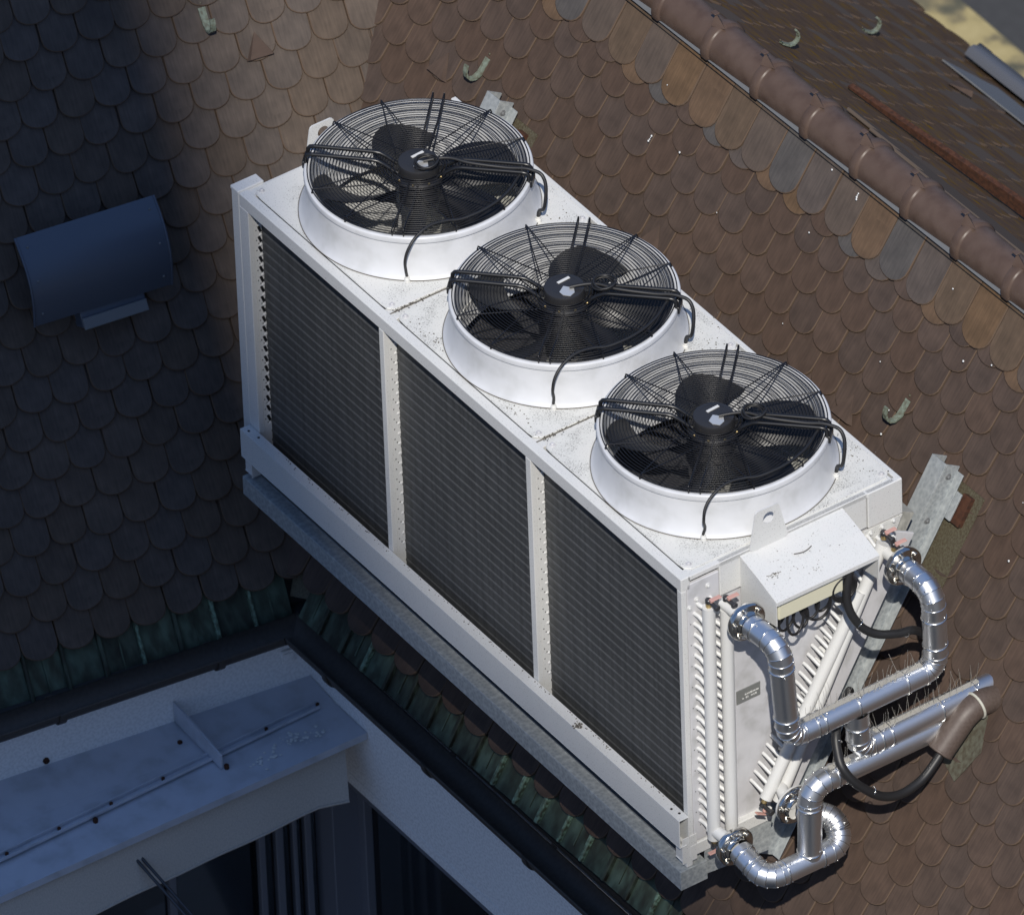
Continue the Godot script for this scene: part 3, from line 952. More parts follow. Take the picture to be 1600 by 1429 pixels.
func build_cowl() -> void:
	var o := thing("flue_cowl", "curved grey metal cowl standing on the shaded left slope", "roof cowl", Vector3(-0.98, -0.9, 0.15))
	var tl := Vector3(-1.009, -0.651, 0.450); var tr := Vector3(-0.906, -0.649, -0.161)
	var bl := Vector3(-0.818, -0.977, 0.480); var brr := Vector3(-0.715, -0.977, -0.125)
	var rows := []
	var under := []
	for i in 17:
		var f := i / 16.0
		var h := -0.005 + 0.050 * sin(f * PI) - 0.045 * f * f * f
		var a := tl.lerp(bl, f) + nL * h
		var b := tr.lerp(brr, f) + nL * h
		rows.append(PackedVector3Array([a, b]))
		under.append(PackedVector3Array([b - nL * 0.006, a - nL * 0.006]))
	var mb := MB.new()
	mb.grid(rows)
	mb.grid(under)
	for i in 16:
		mb.quad(rows[i][0], under[i][1], under[i + 1][1], rows[i + 1][0])
		mb.quad(rows[i + 1][1], under[i + 1][0], under[i][0], rows[i][1])
	part("cowl_sheet", mb, M.cowl_grey, o)
	for j in 2:
		var edge := PackedVector3Array()
		for i in 17: edge.append(rows[i][j])
		var hm := MB.new()
		hm.tube(edge, 0.0055, 6)
		part("folded_edge", hm, M.cowl_grey, o)
	for q in [[2, 0.06], [8, 0.06], [14, 0.06], [2, 0.94], [8, 0.94], [14, 0.94]]:
		var sc: Vector3 = (rows[q[0]][0] as Vector3).lerp(rows[q[0]][1], q[1])
		var sm_ := MB.new()
		sm_.ball(sc + nL * 0.001, 0.006, 8, 0.5, nL)
		part("screw", sm_, M.galv_dull, o)
	var bx := MB.new()
	var c0 := Vector3(-0.88, -1.109, 0.262); var c1 := Vector3(-0.835, -1.108, -0.022)
	bx.bar(c0 + nL * 0.10 - dL * 0.012, c1 + nL * 0.10 - dL * 0.012, 0.05, 0.012, nL, 0.003)
	part("collar_lip", bx, M.galv_dull, o)
	var st := MB.new()
	st.bar(c0 + nL * 0.04 - dL * 0.05, c1 + nL * 0.04 - dL * 0.05, 0.11, 0.10, nL, 0.004)
	part("flue_box", st, M.cowl_grey, o)
	for f in [0.2, 0.8]:
		var leg := MB.new()
		var p := tl.lerp(tr, f).lerp(bl.lerp(brr, f), 0.35)
		leg.bar(p - nL * 0.16, p + nL * 0.02, 0.03, 0.012, eL)
		part("stay", leg, M.cowl_grey, o)

# ---------------------------------------------------------------- the cooler
func plate_with_hole(c: Vector3, hx: float, hz: float, r: float, th: float, corner: float) -> MB:
	var mb := MB.new()
	var N := 128
	var out := PackedVector3Array()
	var inn := PackedVector3Array()
	for i in N:
		var a := TAU * (i + 0.5) / N
		var d := Vector2(cos(a), sin(a))
		var t := minf(hx / maxf(absf(d.x), 1e-6), hz / maxf(absf(d.y), 1e-6))
		var p := d * t
		var cx := hx - corner; var cz := hz - corner
		if absf(p.x) > cx and absf(p.y) > cz:      # cut the corners
			var q := Vector2(signf(p.x) * cx, signf(p.y) * cz)
			var over := absf(p.x) - cx + absf(p.y) - cz
			if over > corner: p = d * ((cx + cz + corner) / (absf(d.x) + absf(d.y)))
		out.append(Vector3(p.x, 0, p.y)); inn.append(Vector3(d.x * r, 0, d.y * r))
	for i in N:
		var j := (i + 1) % N
		mb.quad(c + inn[i] + Vector3.UP * th, c + inn[j] + Vector3.UP * th, c + out[j] * 0.997 + Vector3.UP * th, c + out[i] * 0.997 + Vector3.UP * th)
		mb.quad(c + out[i] * 0.997 + Vector3.UP * th, c + out[j] * 0.997 + Vector3.UP * th, c + out[j] + Vector3.UP * (th - 0.003), c + out[i] + Vector3.UP * (th - 0.003))
		mb.quad(c + out[i] + Vector3.UP * (th - 0.003), c + out[j] + Vector3.UP * (th - 0.003), c + out[j], c + out[i])
		mb.quad(c + out[i], c + out[j], c + inn[j], c + inn[i])
		mb.quad(c + inn[j] + Vector3.UP * th, c + inn[i] + Vector3.UP * th, c + inn[i], c + inn[j])
	for i in mb.n.size():
		pass
	return mb

func bolt_mb(p: Vector3, up: Vector3, r := 0.011) -> MB:
	var mb := MB.new()
	mb.cyl(p, p + up * 0.003, r, 14, 0.001)
	mb.cyl(p + up * 0.003, p + up * 0.011, r * 0.62, 6, 0.002)
	return mb

var fan_meshes := {}

func make_fan_meshes() -> void:
	var cw := MB.new()
	cw.lathe([Vector2(0.487, 0.0065), Vector2(0.487, 0.010), Vector2(0.482, 0.014), Vector2(0.474, 0.026), Vector2(0.465, 0.050), Vector2(0.458, 0.085), Vector2(0.4535, 0.125), Vector2(0.4515, 0.168)], 128)
	cw.lathe([Vector2(0.4515, 0.168), Vector2(0.458, 0.171), Vector2(0.4605, 0.176), Vector2(0.4605, 0.194), Vector2(0.457, 0.199), Vector2(0.452, 0.200), Vector2(0.441, 0.200), Vector2(0.437, 0.197), Vector2(0.4355, 0.190)], 128)
	cw.lathe([Vector2(0.4355, 0.190), Vector2(0.4355, -0.10)], 128)
	cw.lathe([Vector2(0.4355, -0.10), Vector2(0.437, -0.10), Vector2(0.437, 0.0)], 128)
	fan_meshes.cowl = cw.mesh()
	var seam := MB.new()
	var sp_ := PackedVector3Array()
	for j in 128: sp_.append(Vector3(cos(TAU * j / 128) * 0.4885, 0.0085, sin(TAU * j / 128) * 0.4885))
	seam.tube(sp_, 0.0019, 5, true)
	fan_meshes.seam = seam.mesh()
	var g := MB.new()
	for i in 28:
		var r := 0.100 + 0.0128 * i
		var pts := PackedVector3Array()
		for s in 96:
			var a := TAU * s / 96
			pts.append(Vector3(cos(a) * r, 0.206 + 0.008 * sin(minf(1.0, (0.445 - r) / 0.12) * PI * 0.5), sin(a) * r))
		g.tube(pts, 0.0018 if i < 26 else 0.0026, 5, true)
	fan_meshes.guard = g.mesh()
	var sp := MB.new()
	for k in 12:
		if k % 6 == 0: continue
		var a := PI / 4 + TAU * k / 12.0
		var d := Vector3(cos(a), 0, -sin(a))
		var q := Vector3(-d.z, 0, d.x)
		if k % 6 == 3:        # two parallel pairs with a clip at the rim
			for s in [-0.023, 0.023]:
				for h in [0.0, 0.016]:
					sp.tube(PackedVector3Array([d * 0.10 + q * s * 0.8 + Vector3.UP * (0.190 + h), d * 0.30 + q * s + Vector3.UP * (0.196 + h), d * 0.448 + q * s + Vector3.UP * (0.200 + h * 2.2)]), 0.0027, 5)
				sp.tube(PackedVector3Array([d * 0.448 + q * s + Vector3.UP * 0.198, d * 0.460 + q * s + Vector3.UP * 0.226, d * 0.448 + q * s + Vector3.UP * 0.236]), 0.003, 5)
		else:
			for s in [-0.052, 0.052]:
				sp.tube(PackedVector3Array([d * 0.12 + q * s + Vector3.UP * 0.196, d * 0.30 + q * s * 0.5 + Vector3.UP * 0.210, d * 0.446 + Vector3.UP * 0.222]), 0.0027, 5)
			sp.tube(PackedVector3Array([d * 0.446 + Vector3.UP * 0.222, d * 0.452 + Vector3.UP * 0.205, d * 0.440 + Vector3.UP * 0.190]), 0.0032, 5)
	fan_meshes.spokes = sp.mesh()
	var arms := MB.new()
	for sg in [-1.0, 1.0]:
		var d: Vector3 = Vector3(0.7071, 0, -0.7071) * sg
		var q := Vector3(-d.z, 0, d.x)
		for s in [-0.027, 0.027]:
			var path := PackedVector3Array()
			for p in [[0.075, 0.185], [0.10, 0.196], [0.135, 0.222], [0.160, 0.236], [0.185, 0.240], [0.30, 0.241], [0.425, 0.242], [0.444, 0.239], [0.453, 0.228], [0.455, 0.205], [0.455, 0.186]]:
				path.append(d * p[0] + q * s + Vector3.UP * p[1])
			arms.tube(path, 0.0088, 10)
		arms.box(d * 0.462 + Vector3.UP * 0.190, Vector3(0.012, 0.034, 0.075), Basis(d, Vector3.UP, d.cross(Vector3.UP)), 0.003)
	fan_meshes.arms = arms.mesh()
	var hub := MB.new()
	hub.lathe([Vector2(0.082, 0.05), Vector2(0.084, 0.225), Vector2(0.080, 0.236)], 48)
	hub.lathe([Vector2(0.080, 0.236), Vector2(0.060, 0.241), Vector2(0.056, 0.239), Vector2(0.001, 0.241)], 48)
	hub.lathe([Vector2(0.095, 0.160), Vector2(0.106, 0.168), Vector2(0.106, 0.178), Vector2(0.097, 0.182), Vector2(0.084, 0.184)], 48)
	fan_meshes.hub = hub.mesh()
	var bolts := MB.new()
	for k in 10:
		var a := TAU * (k + 0.3) / 10
		bolts.ball(Vector3(cos(a) * 0.104, 0.190, sin(a) * 0.104), 0.0065, 8)
	fan_meshes.bolts = bolts.mesh()
	# sickle blade
	var bl := MB.new()
	for side in 2:
		var rows := []
		for i in 13:
			var f := i / 12.0
			var r := lerpf(0.095, 0.428, f)
			var sweep := 0.55 * f * f - 0.18 * f
			var wid := lerpf(0.40, 0.56, smoothstep(0.0, 0.5, f)) * (1.0 if f < 0.93 else 0.86)
			var row := PackedVector3Array()
			for j in 9:
				var u := j / 8.0
				var an := sweep + (u - 0.5) * wid * (1.25 - 0.25 * f)
				var pitch := lerpf(0.105, 0.075, f)
				row.append(Vector3(cos(an) * r, 0.072 + (0.5 - u) * pitch + 0.014 * sin(u * PI) - side * 0.004, sin(an) * r))
			if side == 1: row.reverse()
			rows.append(row)
		bl.grid(rows)
	fan_meshes.blade = bl.mesh()

func make_fan(parent: Node3D, i: int) -> void:
	var c := Vector3(0.5169 + 1.0181 * i, 0, -W * 0.5)
	var cw := part("fan_cowl", fan_meshes.cowl, M.cowl, parent, true)
	cw.position = c - parent.position
	part("base_seam", fan_meshes.seam, M.grit, cw, true)
	part("guard_rings", fan_meshes.guard, M.wire, cw, true)
	part("guard_spokes", fan_meshes.spokes, M.wire, cw, true)
	part("support_arms", fan_meshes.arms, M.black, cw, true)
	part("motor_hub", fan_meshes.hub, M.hub, cw, true)
	part("hub_bolts", fan_meshes.bolts, M.brass, cw, true)
	for k in 5:
		var b := part("fan_blade", fan_meshes.blade, M.blade, cw, true)
		b.rotation.y = TAU * k / 5 + [3.0, 2.52, 2.85][i]
	# paper strip and bare metal patch on the hub
	var e := Vector3(0.25, 0, -0.97).normalized()
	var q := Vector3(-e.z, 0, e.x)
	var lb := MB.new()
	lb.box(Vector3(-0.028, 0.242, -0.016), Vector3(0.012, 0.003, 0.058), Basis(Vector3.UP, 0.06))
	part("paper_label", lb, M.label, cw, true)
	var pt := MB.new()
	pt.prism(PackedVector2Array([Vector2(-0.028, -0.016), Vector2(-0.008, -0.030), Vector2(0.022, -0.028), Vector2(0.030, 0.0), Vector2(0.018, 0.026), Vector2(-0.026, 0.024)]), Transform3D(Basis(Vector3(0.81, 0, -0.58), Vector3(-0.58, 0, -0.81), Vector3.UP), Vector3(0.040, 0.2415, 0.012)), 0.003)
	part("silver_patch", pt, M.silver, cw, true)
	# cables: a coil, one lead over the rim on the far side, one round the inside of the rim to the near gland
	var d := Vector3(0.7071, 0, -0.7071)
	var coil := MB.new()
	var cc := Vector3(0.055, 0.255, 0.004) if i == 0 else d * 0.155 + Vector3(0, 0.262, 0)
	for s in 4:
		var pts := PackedVector3Array()
		for k in 40:
			var a := TAU * k / 40
			pts.append(cc + Vector3(cos(a) * (0.041 + 0.004 * (s % 2)), 0.006 * s + 0.004 * sin(a * 2 + s), sin(a) * (0.041 + 0.004 * (s % 2))) + d * 0.003 * s)
		coil.tube(pts, 0.0042, 7, true)
	part("cable_coil", coil, M.rubber, cw, true)
	var g1 := Vector3(0.369, 0.012, -0.321)
	var g2 := Vector3(0.369, 0.012, 0.316)
	var lead := func(raw: Array, r: float) -> void:
		var cv := Curve3D.new()
		for p in raw: cv.add_point(p)
		for j in range(1, cv.point_count - 1):
			var t: Vector3 = (raw[j + 1] - raw[j - 1]) * 0.2
			cv.set_point_in(j, -t); cv.set_point_out(j, t)
		var mb := MB.new()
		mb.tube(cv.tessellate_even_length(4, 0.012), r, 8)
		part("cable", mb, M.rubber, cw, true)
	lead.call([Vector3(0.03, 0.248, -0.005), d * 0.12 + Vector3(0, 0.262, 0), d * 0.22 + Vector3(0.01, 0.258, 0.012), d * 0.36 + Vector3(0.01, 0.252, 0.015), d * 0.455 + Vector3(0.02, 0.255, 0.01), d * 0.52 + Vector3(0.03, 0.225, 0.03), Vector3(0.425, 0.12, -0.315), g1 + Vector3(0.006, 0.05, 0), g1], 0.0075)
	var in_rim := [d * 0.44 + Vector3(0, 0.236, 0.02)]
	for k in 6:
		var a := -PI / 4 + 0.12 + k * (0.86 / 5.0)
		in_rim.append(Vector3(cos(a) * 0.414, 0.228, sin(a) * 0.414))
	in_rim += [Vector3(0.392, 0.238, 0.135), Vector3(0.384, 0.243, 0.205), Vector3(0.388, 0.228, 0.268), Vector3(0.396, 0.190, 0.318), Vector3(0.394 + 0.006 * i, 0.135, 0.338), Vector3(0.384, 0.075, 0.330 - 0.006 * i), Vector3(0.371, 0.035, 0.318), g2]
	lead.call(in_rim, 0.0062)
	for gp in [g1, g2]:
		var gl := MB.new()
		gl.cyl(gp - Vector3.UP * 0.006, gp + Vector3.UP * 0.010, 0.013, 8, 0.002)
		gl.cyl(gp + Vector3.UP * 0.010, gp + Vector3.UP * 0.020, 0.009, 8, 0.002)
		part("cable_gland", gl, M.label, cw, true)

func build_cooler() -> void:
	var o := thing("dry_cooler", "white three-fan dry cooler on steel brackets over the tiled roof", "cooler", Vector3(1.535, -1.37, -0.5))
	# top frame
	var fr := MB.new()
	fr.box(Vector3(L / 2, -0.032, -0.022), Vector3(L, 0.064, 0.044), Basis(), 0.003)
	fr.box(Vector3(L / 2, -0.032, -W + 0.012), Vector3(L, 0.064, 0.024), Basis(), 0.003)
	fr.box(Vector3(0.026, -0.05, -W / 2), Vector3(0.052, 0.090, W - 0.07), Basis(), 0.001)
	for x in [1.0105, 2.0265]: fr.box(Vector3(x, -0.030, -W / 2), Vector3(0.080, 0.050, W - 0.07), Basis(), 0.002)
	fr.box(Vector3(L - 0.026, -0.012, -W / 2), Vector3(0.052, 0.022, W - 0.069), Basis(), 0.002)
	part("top_frame", fr, M.white, o)
	for i in 3:
		var c := Vector3(0.5169 + 1.0181 * i - 0.002, -0.001, -W / 2 - 0.01)
		var pm := plate_with_hole(c, 0.4925, 0.493, 0.436, 0.007, 0.030)
		var tp := part("top_panel", pm, [M.panel_clean, M.panel_dirty, M.panel_dirty][i], o)
		for sx in [-1, 1]:
			for sz in [-1, 1]:
				part("bolt", bolt_mb(c + Vector3(sx * 0.462, 0.007, sz * 0.462), Vector3.UP, 0.013), M.plate, tp)
		make_fan(o, i)
	var joint := MB.new()
	for x in [1.0105, 2.0265]: joint.bar(Vector3(x, -0.0035, -0.04), Vector3(x, -0.0035, -1.02), 0.004, 0.003)
	part("joint_line", joint, M.grit, o)
	# loose dirt lying along the panel joints and by the far edge
	var grit := MB.new()
	for i in 420:
		var p: Vector3
		if i < 120: p = Vector3(1.0105 + rng.randfn(0, 0.012), 0.004, -0.06 - absf(rng.randfn(0, 0.14)))
		elif i < 220: p = Vector3(2.0265 + rng.randfn(0, 0.012), 0.004, -0.06 - absf(rng.randfn(0, 0.16)))
		elif i < 320: p = Vector3(rng.randf_range(1.1, 1.95), 0.006, -0.065 - absf(rng.randfn(0, 0.03)))
		else: p = Vector3([0.95, 1.95, 2.9][i % 3] + rng.randfn(0, 0.07), 0.0065, -0.95 + rng.randfn(0, 0.05))
		grit.ball(p, rng.randf_range(0.0012, 0.0042), 6, 0.5)
	var gr := part("grit", grit, M.grit, o)
	gr.set_meta("kind", "stuff")
	# front: posts, coil bays, recessed end sheets
	var posts := [[0.0, 0.062], [0.990, 1.022], [2.010, 2.045], [3.040, 3.070]]
	for p in posts:
		var mb := MB.new()
		mb.box(Vector3((p[0] + p[1]) / 2, -0.70, -0.0125), Vector3(p[1] - p[0], 1.272, 0.025), Basis(), 0.002)
		part("front_post", mb, M.white, o)
	for i in 3:
		var x0: float = posts[i][1]; var x1: float = posts[i + 1][0]
		var sheet := MB.new()
		sheet.box(Vector3(x0 - 0.008, -0.70, -0.045), Vector3(0.012, 1.27, 0.040), Basis(), 0.002)
		var sh := part("coil_end_sheet", sheet, M.white, o)
		var holes := MB.new()
		var ycur := -0.12
		var k := 0
		while ycur > -1.16:
			holes.cyl(Vector3(x0 - 0.003, ycur, -0.035), Vector3(x0 - 0.0012, ycur, -0.035), 0.003, 6)
			if k % 2 == 0: holes.cyl(Vector3(x0 - 0.003, ycur - 0.02, -0.046), Vector3(x0 - 0.0012, ycur - 0.02, -0.046), 0.003, 6)
			if i == 0: holes.box(Vector3(x0 - 0.002, ycur, -0.052), Vector3(0.002, 0.035, 0.012), Basis(Vector3.RIGHT, 0.35))
			ycur -= 0.051; k += 1
		part("sheet_holes", holes, M.black, sh).set_meta("kind", "stuff")
		var bumps := MB.new()
		ycur = -0.10
		while ycur > -1.2:
			bumps.ball(Vector3(x0 - 0.004, ycur, -0.057), 0.010, 10, 0.5, Vector3.RIGHT)
			ycur -= 0.051
		part("tube_collars", bumps, M.white, sh).set_meta("kind", "stuff")
		# finned block: vertical fins as a fine corrugation, tube rows standing a little proud
		var rows := []
		var tubes := MB.new()
		var cb := MB.new()
		cb.box(Vector3((x0 + x1) / 2, -0.71, -0.1035), Vector3(x1 - x0 + 0.02, 1.30, 0.08))
		var yy := -0.085
		while yy > -1.33:
			var pr := PackedVector3Array()
			for q in [[0.0, 0.0], [0.004, 0.0025], [0.009, 0.0035], [0.014, 0.0025], [0.018, 0.0]]:
				pr.append(Vector3(0, yy - q[0], -0.0625 + q[1]))
			var rws := []
			for q in pr: rws.append(PackedVector3Array([Vector3(x0, q.y, q.z), Vector3(x1, q.y, q.z)]))
			tubes.grid(rws)
			yy -= 0.0485
		var coil := part("coil_block", cb, M.coil, o)
		var tr := part("tube_rows", tubes, M.coil_tube, coil)
		tr.set_meta("kind", "stuff")
	# left end: outer post cap and side wall
	var cap := MB.new()
	cap.box(Vector3(-0.028, -0.66, -0.06), Vector3(0.054, 1.30, 0.12), Basis(), 0.004)
	cap.box(Vector3(-0.028, -0.002, -0.06), Vector3(0.060, 0.018, 0.126), Basis(), 0.004)
	part("corner_post", cap, M.white, o)
	var prof := PackedVector2Array([Vector2(0.0, -0.064), Vector2(-W, -0.064), Vector2(-W, -0.18), Vector2(-0.40, -1.37), Vector2(-0.006, -1.37), Vector2(-0.006, -0.066)])
	# local x -> world z, local y -> world y, local z -> world -x
	var bx := Basis(Vector3(0, 0, 1), Vector3(0, 1, 0), Vector3(-1, 0, 0))
	var pl := PackedVector2Array([Vector2(-0.03, -0.064), Vector2(-W, -0.064), Vector2(-W, -0.18), Vector2(-0.40, -1.37), Vector2(-0.03, -1.37)])
	var le := MB.new()
	le.prism(pl, Transform3D(bx, Vector3(0.02, 0, 0)), 0.015)
	part("end_plate", le, M.white, o)
	var re := MB.new()
	re.prism(pl, Transform3D(bx, Vector3(3.050, 0, 0)), 0.015)
	part("end_plate", re, M.plate, o)
	# right end: top beam with seams, coil end sheets with tube stubs, lower frame
	var tb := MB.new()
	tb.box(Vector3(3.058, -0.085, -0.535), Vector3(0.024, 0.168, 0.705), Basis(), 0.003)
	part("end_beam", tb, M.white, o)
	var tc := MB.new()
	tc.box(Vector3(3.061, -0.088, -0.974), Vector3(0.026, 0.174, 0.166), Basis(), 0.003)
	part("corner_cover", tc, M.white, o)
	var fs := MB.new()
	fs.box(Vector3(3.0615, -0.69, -0.1035), Vector3(0.017, 1.30, 0.153), Basis(), 0.003)
	var fsp := part("coil_end_sheet", fs, M.plate, o)
	var hs := MB.new()
	var y := -0.24
	var kk := 0
	while y > -1.28:
		hs.cyl(Vector3(3.069, y, -0.040 - 0.012 * (kk % 2)), Vector3(3.0708, y, -0.040 - 0.012 * (kk % 2)), 0.0026, 6)
		hs.cyl(Vector3(3.069, y - 0.02, -0.058), Vector3(3.0708, y - 0.02, -0.058), 0.0022, 6)
		y -= 0.053; kk += 1
	part("sheet_holes", hs, M.black, fsp).set_meta("kind", "stuff")
	for q in [[-0.205, -0.035], [-0.178, -0.07], [-0.135, -0.125]]:
		part("bolt", bolt_mb(Vector3(3.07, q[0] + 0.05, q[1]), Vector3.RIGHT, 0.012), M.white, fsp)
	# slanted coil end sheet
	var sd := Vector3(0, -0.8645, 0.5026)
	var sn := Vector3(0, 0.5026, 0.8645)
	var ss := MB.new()
	ss.box(Vector3(3.0615, -0.775, -0.745), Vector3(0.015, 0.17, 1.18), Basis(Vector3.RIGHT, sn, sd), 0.003)
	part("coil_end_sheet", ss, M.plate, o)
	var gus := MB.new()
	gus.prism(PackedVector2Array([Vector2(-0.87, -0.18), Vector2(-1.055, -0.18), Vector2(-0.99, -0.32), Vector2(-0.83, -0.28)]), Transform3D(bx, Vector3(3.074, 0, 0)), 0.006)
	var gu := part("gusset", gus, M.panel_clean, o)
	for q in [-0.90, -0.955, -1.01]:
		part("bolt", bolt_mb(Vector3(3.074, -0.20 - 0.1 * (q + 0.9), q), Vector3.RIGHT, 0.012), M.white, gu)
	var lf := MB.new()
	lf.box(Vector3(3.060, -1.375, -0.20), Vector3(0.034, 0.06, 0.40), Basis(), 0.004)
	lf.box(Vector3(3.045, -1.39, 0.0), Vector3(0.06, 0.12, 0.03), Basis(), 0.003)
	part("lower_frame", lf, M.white, o)
	# rear coil and floor: the inner faces are bare fins that the sun reaches through the fans
	var rc := MB.new()
	rc.box(Vector3(L / 2, -0.775, -0.745) , Vector3(L - 0.06, 0.13, 1.33), Basis(Vector3.RIGHT, sn, sd))
	part("rear_coil", rc, M.coil_back, o)
	var bt := MB.new()
	bt.box(Vector3(L / 2, -1.375, -0.21), Vector3(L - 0.02, 0.012, 0.40))
	part("drip_tray", bt, M.dark_inner, o)
	for x in [1.0105, 2.0265]:
		var dv := MB.new()
		dv.prism(pl, Transform3D(bx, Vector3(x + 0.004, 0, 0)), 0.008)
		part("partition", dv, M.dark_inner, o)
	# drainage rail along the foot of the front, a C section on two brackets
	var ra := MB.new()
	ra.box(Vector3(1.537, -1.192, 0.026), Vector3(3.085, 0.004, 0.048), Basis(), 0.001)
	ra.box(Vector3(1.537, -1.260, 0.048), Vector3(3.085, 0.136, 0.004), Basis(), 0.001)
	ra.box(Vector3(1.537, -1.330, 0.032), Vector3(3.085, 0.004, 0.036), Basis(), 0.001)
	ra.box(Vector3(1.537, -1.260, 0.004), Vector3(3.085, 0.136, 0.004), Basis(), 0.001)
	var rail := part("front_rail", ra, M.white, o)
	for x in [0.02, 3.05]:
		var br := MB.new()
		br.box(Vector3(x, -1.36, 0.03), Vector3(0.05, 0.10, 0.004), Basis(), 0.001)
		br.box(Vector3(x + 0.024, -1.36, 0.0), Vector3(0.004, 0.13, 0.07), Basis(), 0.001)
		br.box(Vector3(x, -1.41, 0.0), Vector3(0.05, 0.004, 0.07), Basis(), 0.001)
		part("rail_bracket", br, M.white, rail)
	var rh := MB.new()
	for q in [[0.03, 0.03], [0.09, 0.022], [3.0, 0.03], [3.04, 0.02]]: rh.cyl(Vector3(q[0], -1.191, q[1]), Vector3(q[0], -1.1885, q[1]), 0.0055, 10)
	part("rail_holes", rh, M.black, rail)
	var rg := MB.new()
	for i in 150: rg.ball(Vector3(rng.randf_range(0.2, 3.0), -1.189, 0.008 + absf(rng.randfn(0, 0.006))), rng.randf_range(0.001, 0.0035), 6, 0.5)
	for i in 26: rg.ball(Vector3(2.36 + rng.randfn(0, 0.012), -1.188, 0.03 + rng.randfn(0, 0.012)), rng.randf_range(0.002, 0.006), 6, 0.6)
	var rgp := part("grit", rg, M.grit, rail)
	rgp.set_meta("kind", "stuff")
	# lifting lugs
	for x in [[3.072, 0.006], [-0.004, 0.006]]:
		var lug := MB.new()
		var c := Vector2(-0.415, 0.118)
		var outer := PackedVector2Array([Vector2(-0.322, -0.02), Vector2(-0.352, 0.160), Vector2(-0.362, 0.168), Vector2(-0.455, 0.168), Vector2(-0.466, 0.160), Vector2(-0.508, -0.02)])
		var N := 40
		var rim := PackedVector2Array()
		var hol := PackedVector2Array()
		for i in N:
			var a := TAU * i / N
			var dd := Vector2(cos(a), sin(a))
			hol.append(c + dd * 0.026)
			var best := 1.0
			for j in outer.size():
				var hit = Geometry2D.segment_intersects_segment(c, c + dd * 0.5, outer[j], outer[(j + 1) % outer.size()])
				if hit != null: best = c.distance_to(hit)
			rim.append(c + dd * best)
		for i in N:
			var j := (i + 1) % N
			for s in [0.0, 1.0]:
				var xx: float = x[0] + x[1] * s
				var P := [Vector3(xx, hol[i].y, hol[i].x), Vector3(xx, hol[j].y, hol[j].x), Vector3(xx, rim[j].y, rim[j].x), Vector3(xx, rim[i].y, rim[i].x)]
				if s > 0: lug.quad(P[0], P[1], P[2], P[3])
				else: lug.quad(P[3], P[2], P[1], P[0])
			lug.quad(Vector3(x[0], rim[i].y, rim[i].x), Vector3(x[0], rim[j].y, rim[j].x), Vector3(x[0] + x[1], rim[j].y, rim[j].x), Vector3(x[0] + x[1], rim[i].y, rim[i].x))
			lug.quad(Vector3(x[0] + x[1], hol[i].y, hol[i].x), Vector3(x[0] + x[1], hol[j].y, hol[j].x), Vector3(x[0], hol[j].y, hol[j].x), Vector3(x[0], hol[i].y, hol[i].x))
		part("lifting_lug", lug, M.white, o)
	build_headers(o, sd, sn)
	build_box(o)
	# stamped data plate, its print too worn to read
	var dp := MB.new()
	dp.box(Vector3(3.052, -0.735, -0.315), Vector3(0.004, 0.068, 0.115), Basis(), 0.001)
	var dpp := part("data_plate", dp, mat(0.30, 0.31, 0.30, 0.4, 0.5), o)
	dpp.mesh.surface_set_material(0, null)
	var tx := MB.new()
	for r in 2:
		var z := -0.275 if r == 0 else -0.285
		while z > -0.360:
			var wd := rng.randf_range(0.004, 0.012)
			if rng.randf() < 0.75: tx.box(Vector3(3.0545, -0.733 - 0.016 * r, z - wd / 2), Vector3(0.0012, rng.randf_range(0.004, 0.008), wd))
			z -= wd + 0.003
	part("worn_print", tx, M.label, dpp)

func valve(parent: Node3D, p: Vector3, dir: Vector3, side: Vector3) -> void:
	var b := MB.new()
	b.cyl(p, p + dir * 0.022, 0.012, 6, 0.002)
	var v := part("vent_valve", b, M.brass, parent)
	var k := MB.new()
	k.cyl(p + dir * 0.022, p + dir * 0.040, 0.014, 12, 0.003)
	k.cyl(p + dir * 0.031, p + dir * 0.031 + Vector3.RIGHT * 0.050, 0.010, 8, 0.002)
	k.cyl(p + dir * 0.031 + Vector3.RIGHT * 0.050, p + dir * 0.031 + Vector3.RIGHT * 0.064, 0.014, 6, 0.002)
	part("valve_body", k, M.valve_dark, v)
	var l := MB.new()
	l.box(p + dir * 0.048 + Vector3.RIGHT * 0.022 + side * 0.018, Vector3(0.020, 0.006, 0.050), Basis(Vector3.RIGHT, dir, Vector3.RIGHT.cross(dir)), 0.002)
	l.box(p + dir * 0.041 + Vector3.RIGHT * 0.022, Vector3(0.014, 0.016, 0.014), Basis(Vector3.RIGHT, dir, Vector3.RIGHT.cross(dir)), 0.002)
	part("valve_lever", l, M.lever, v)

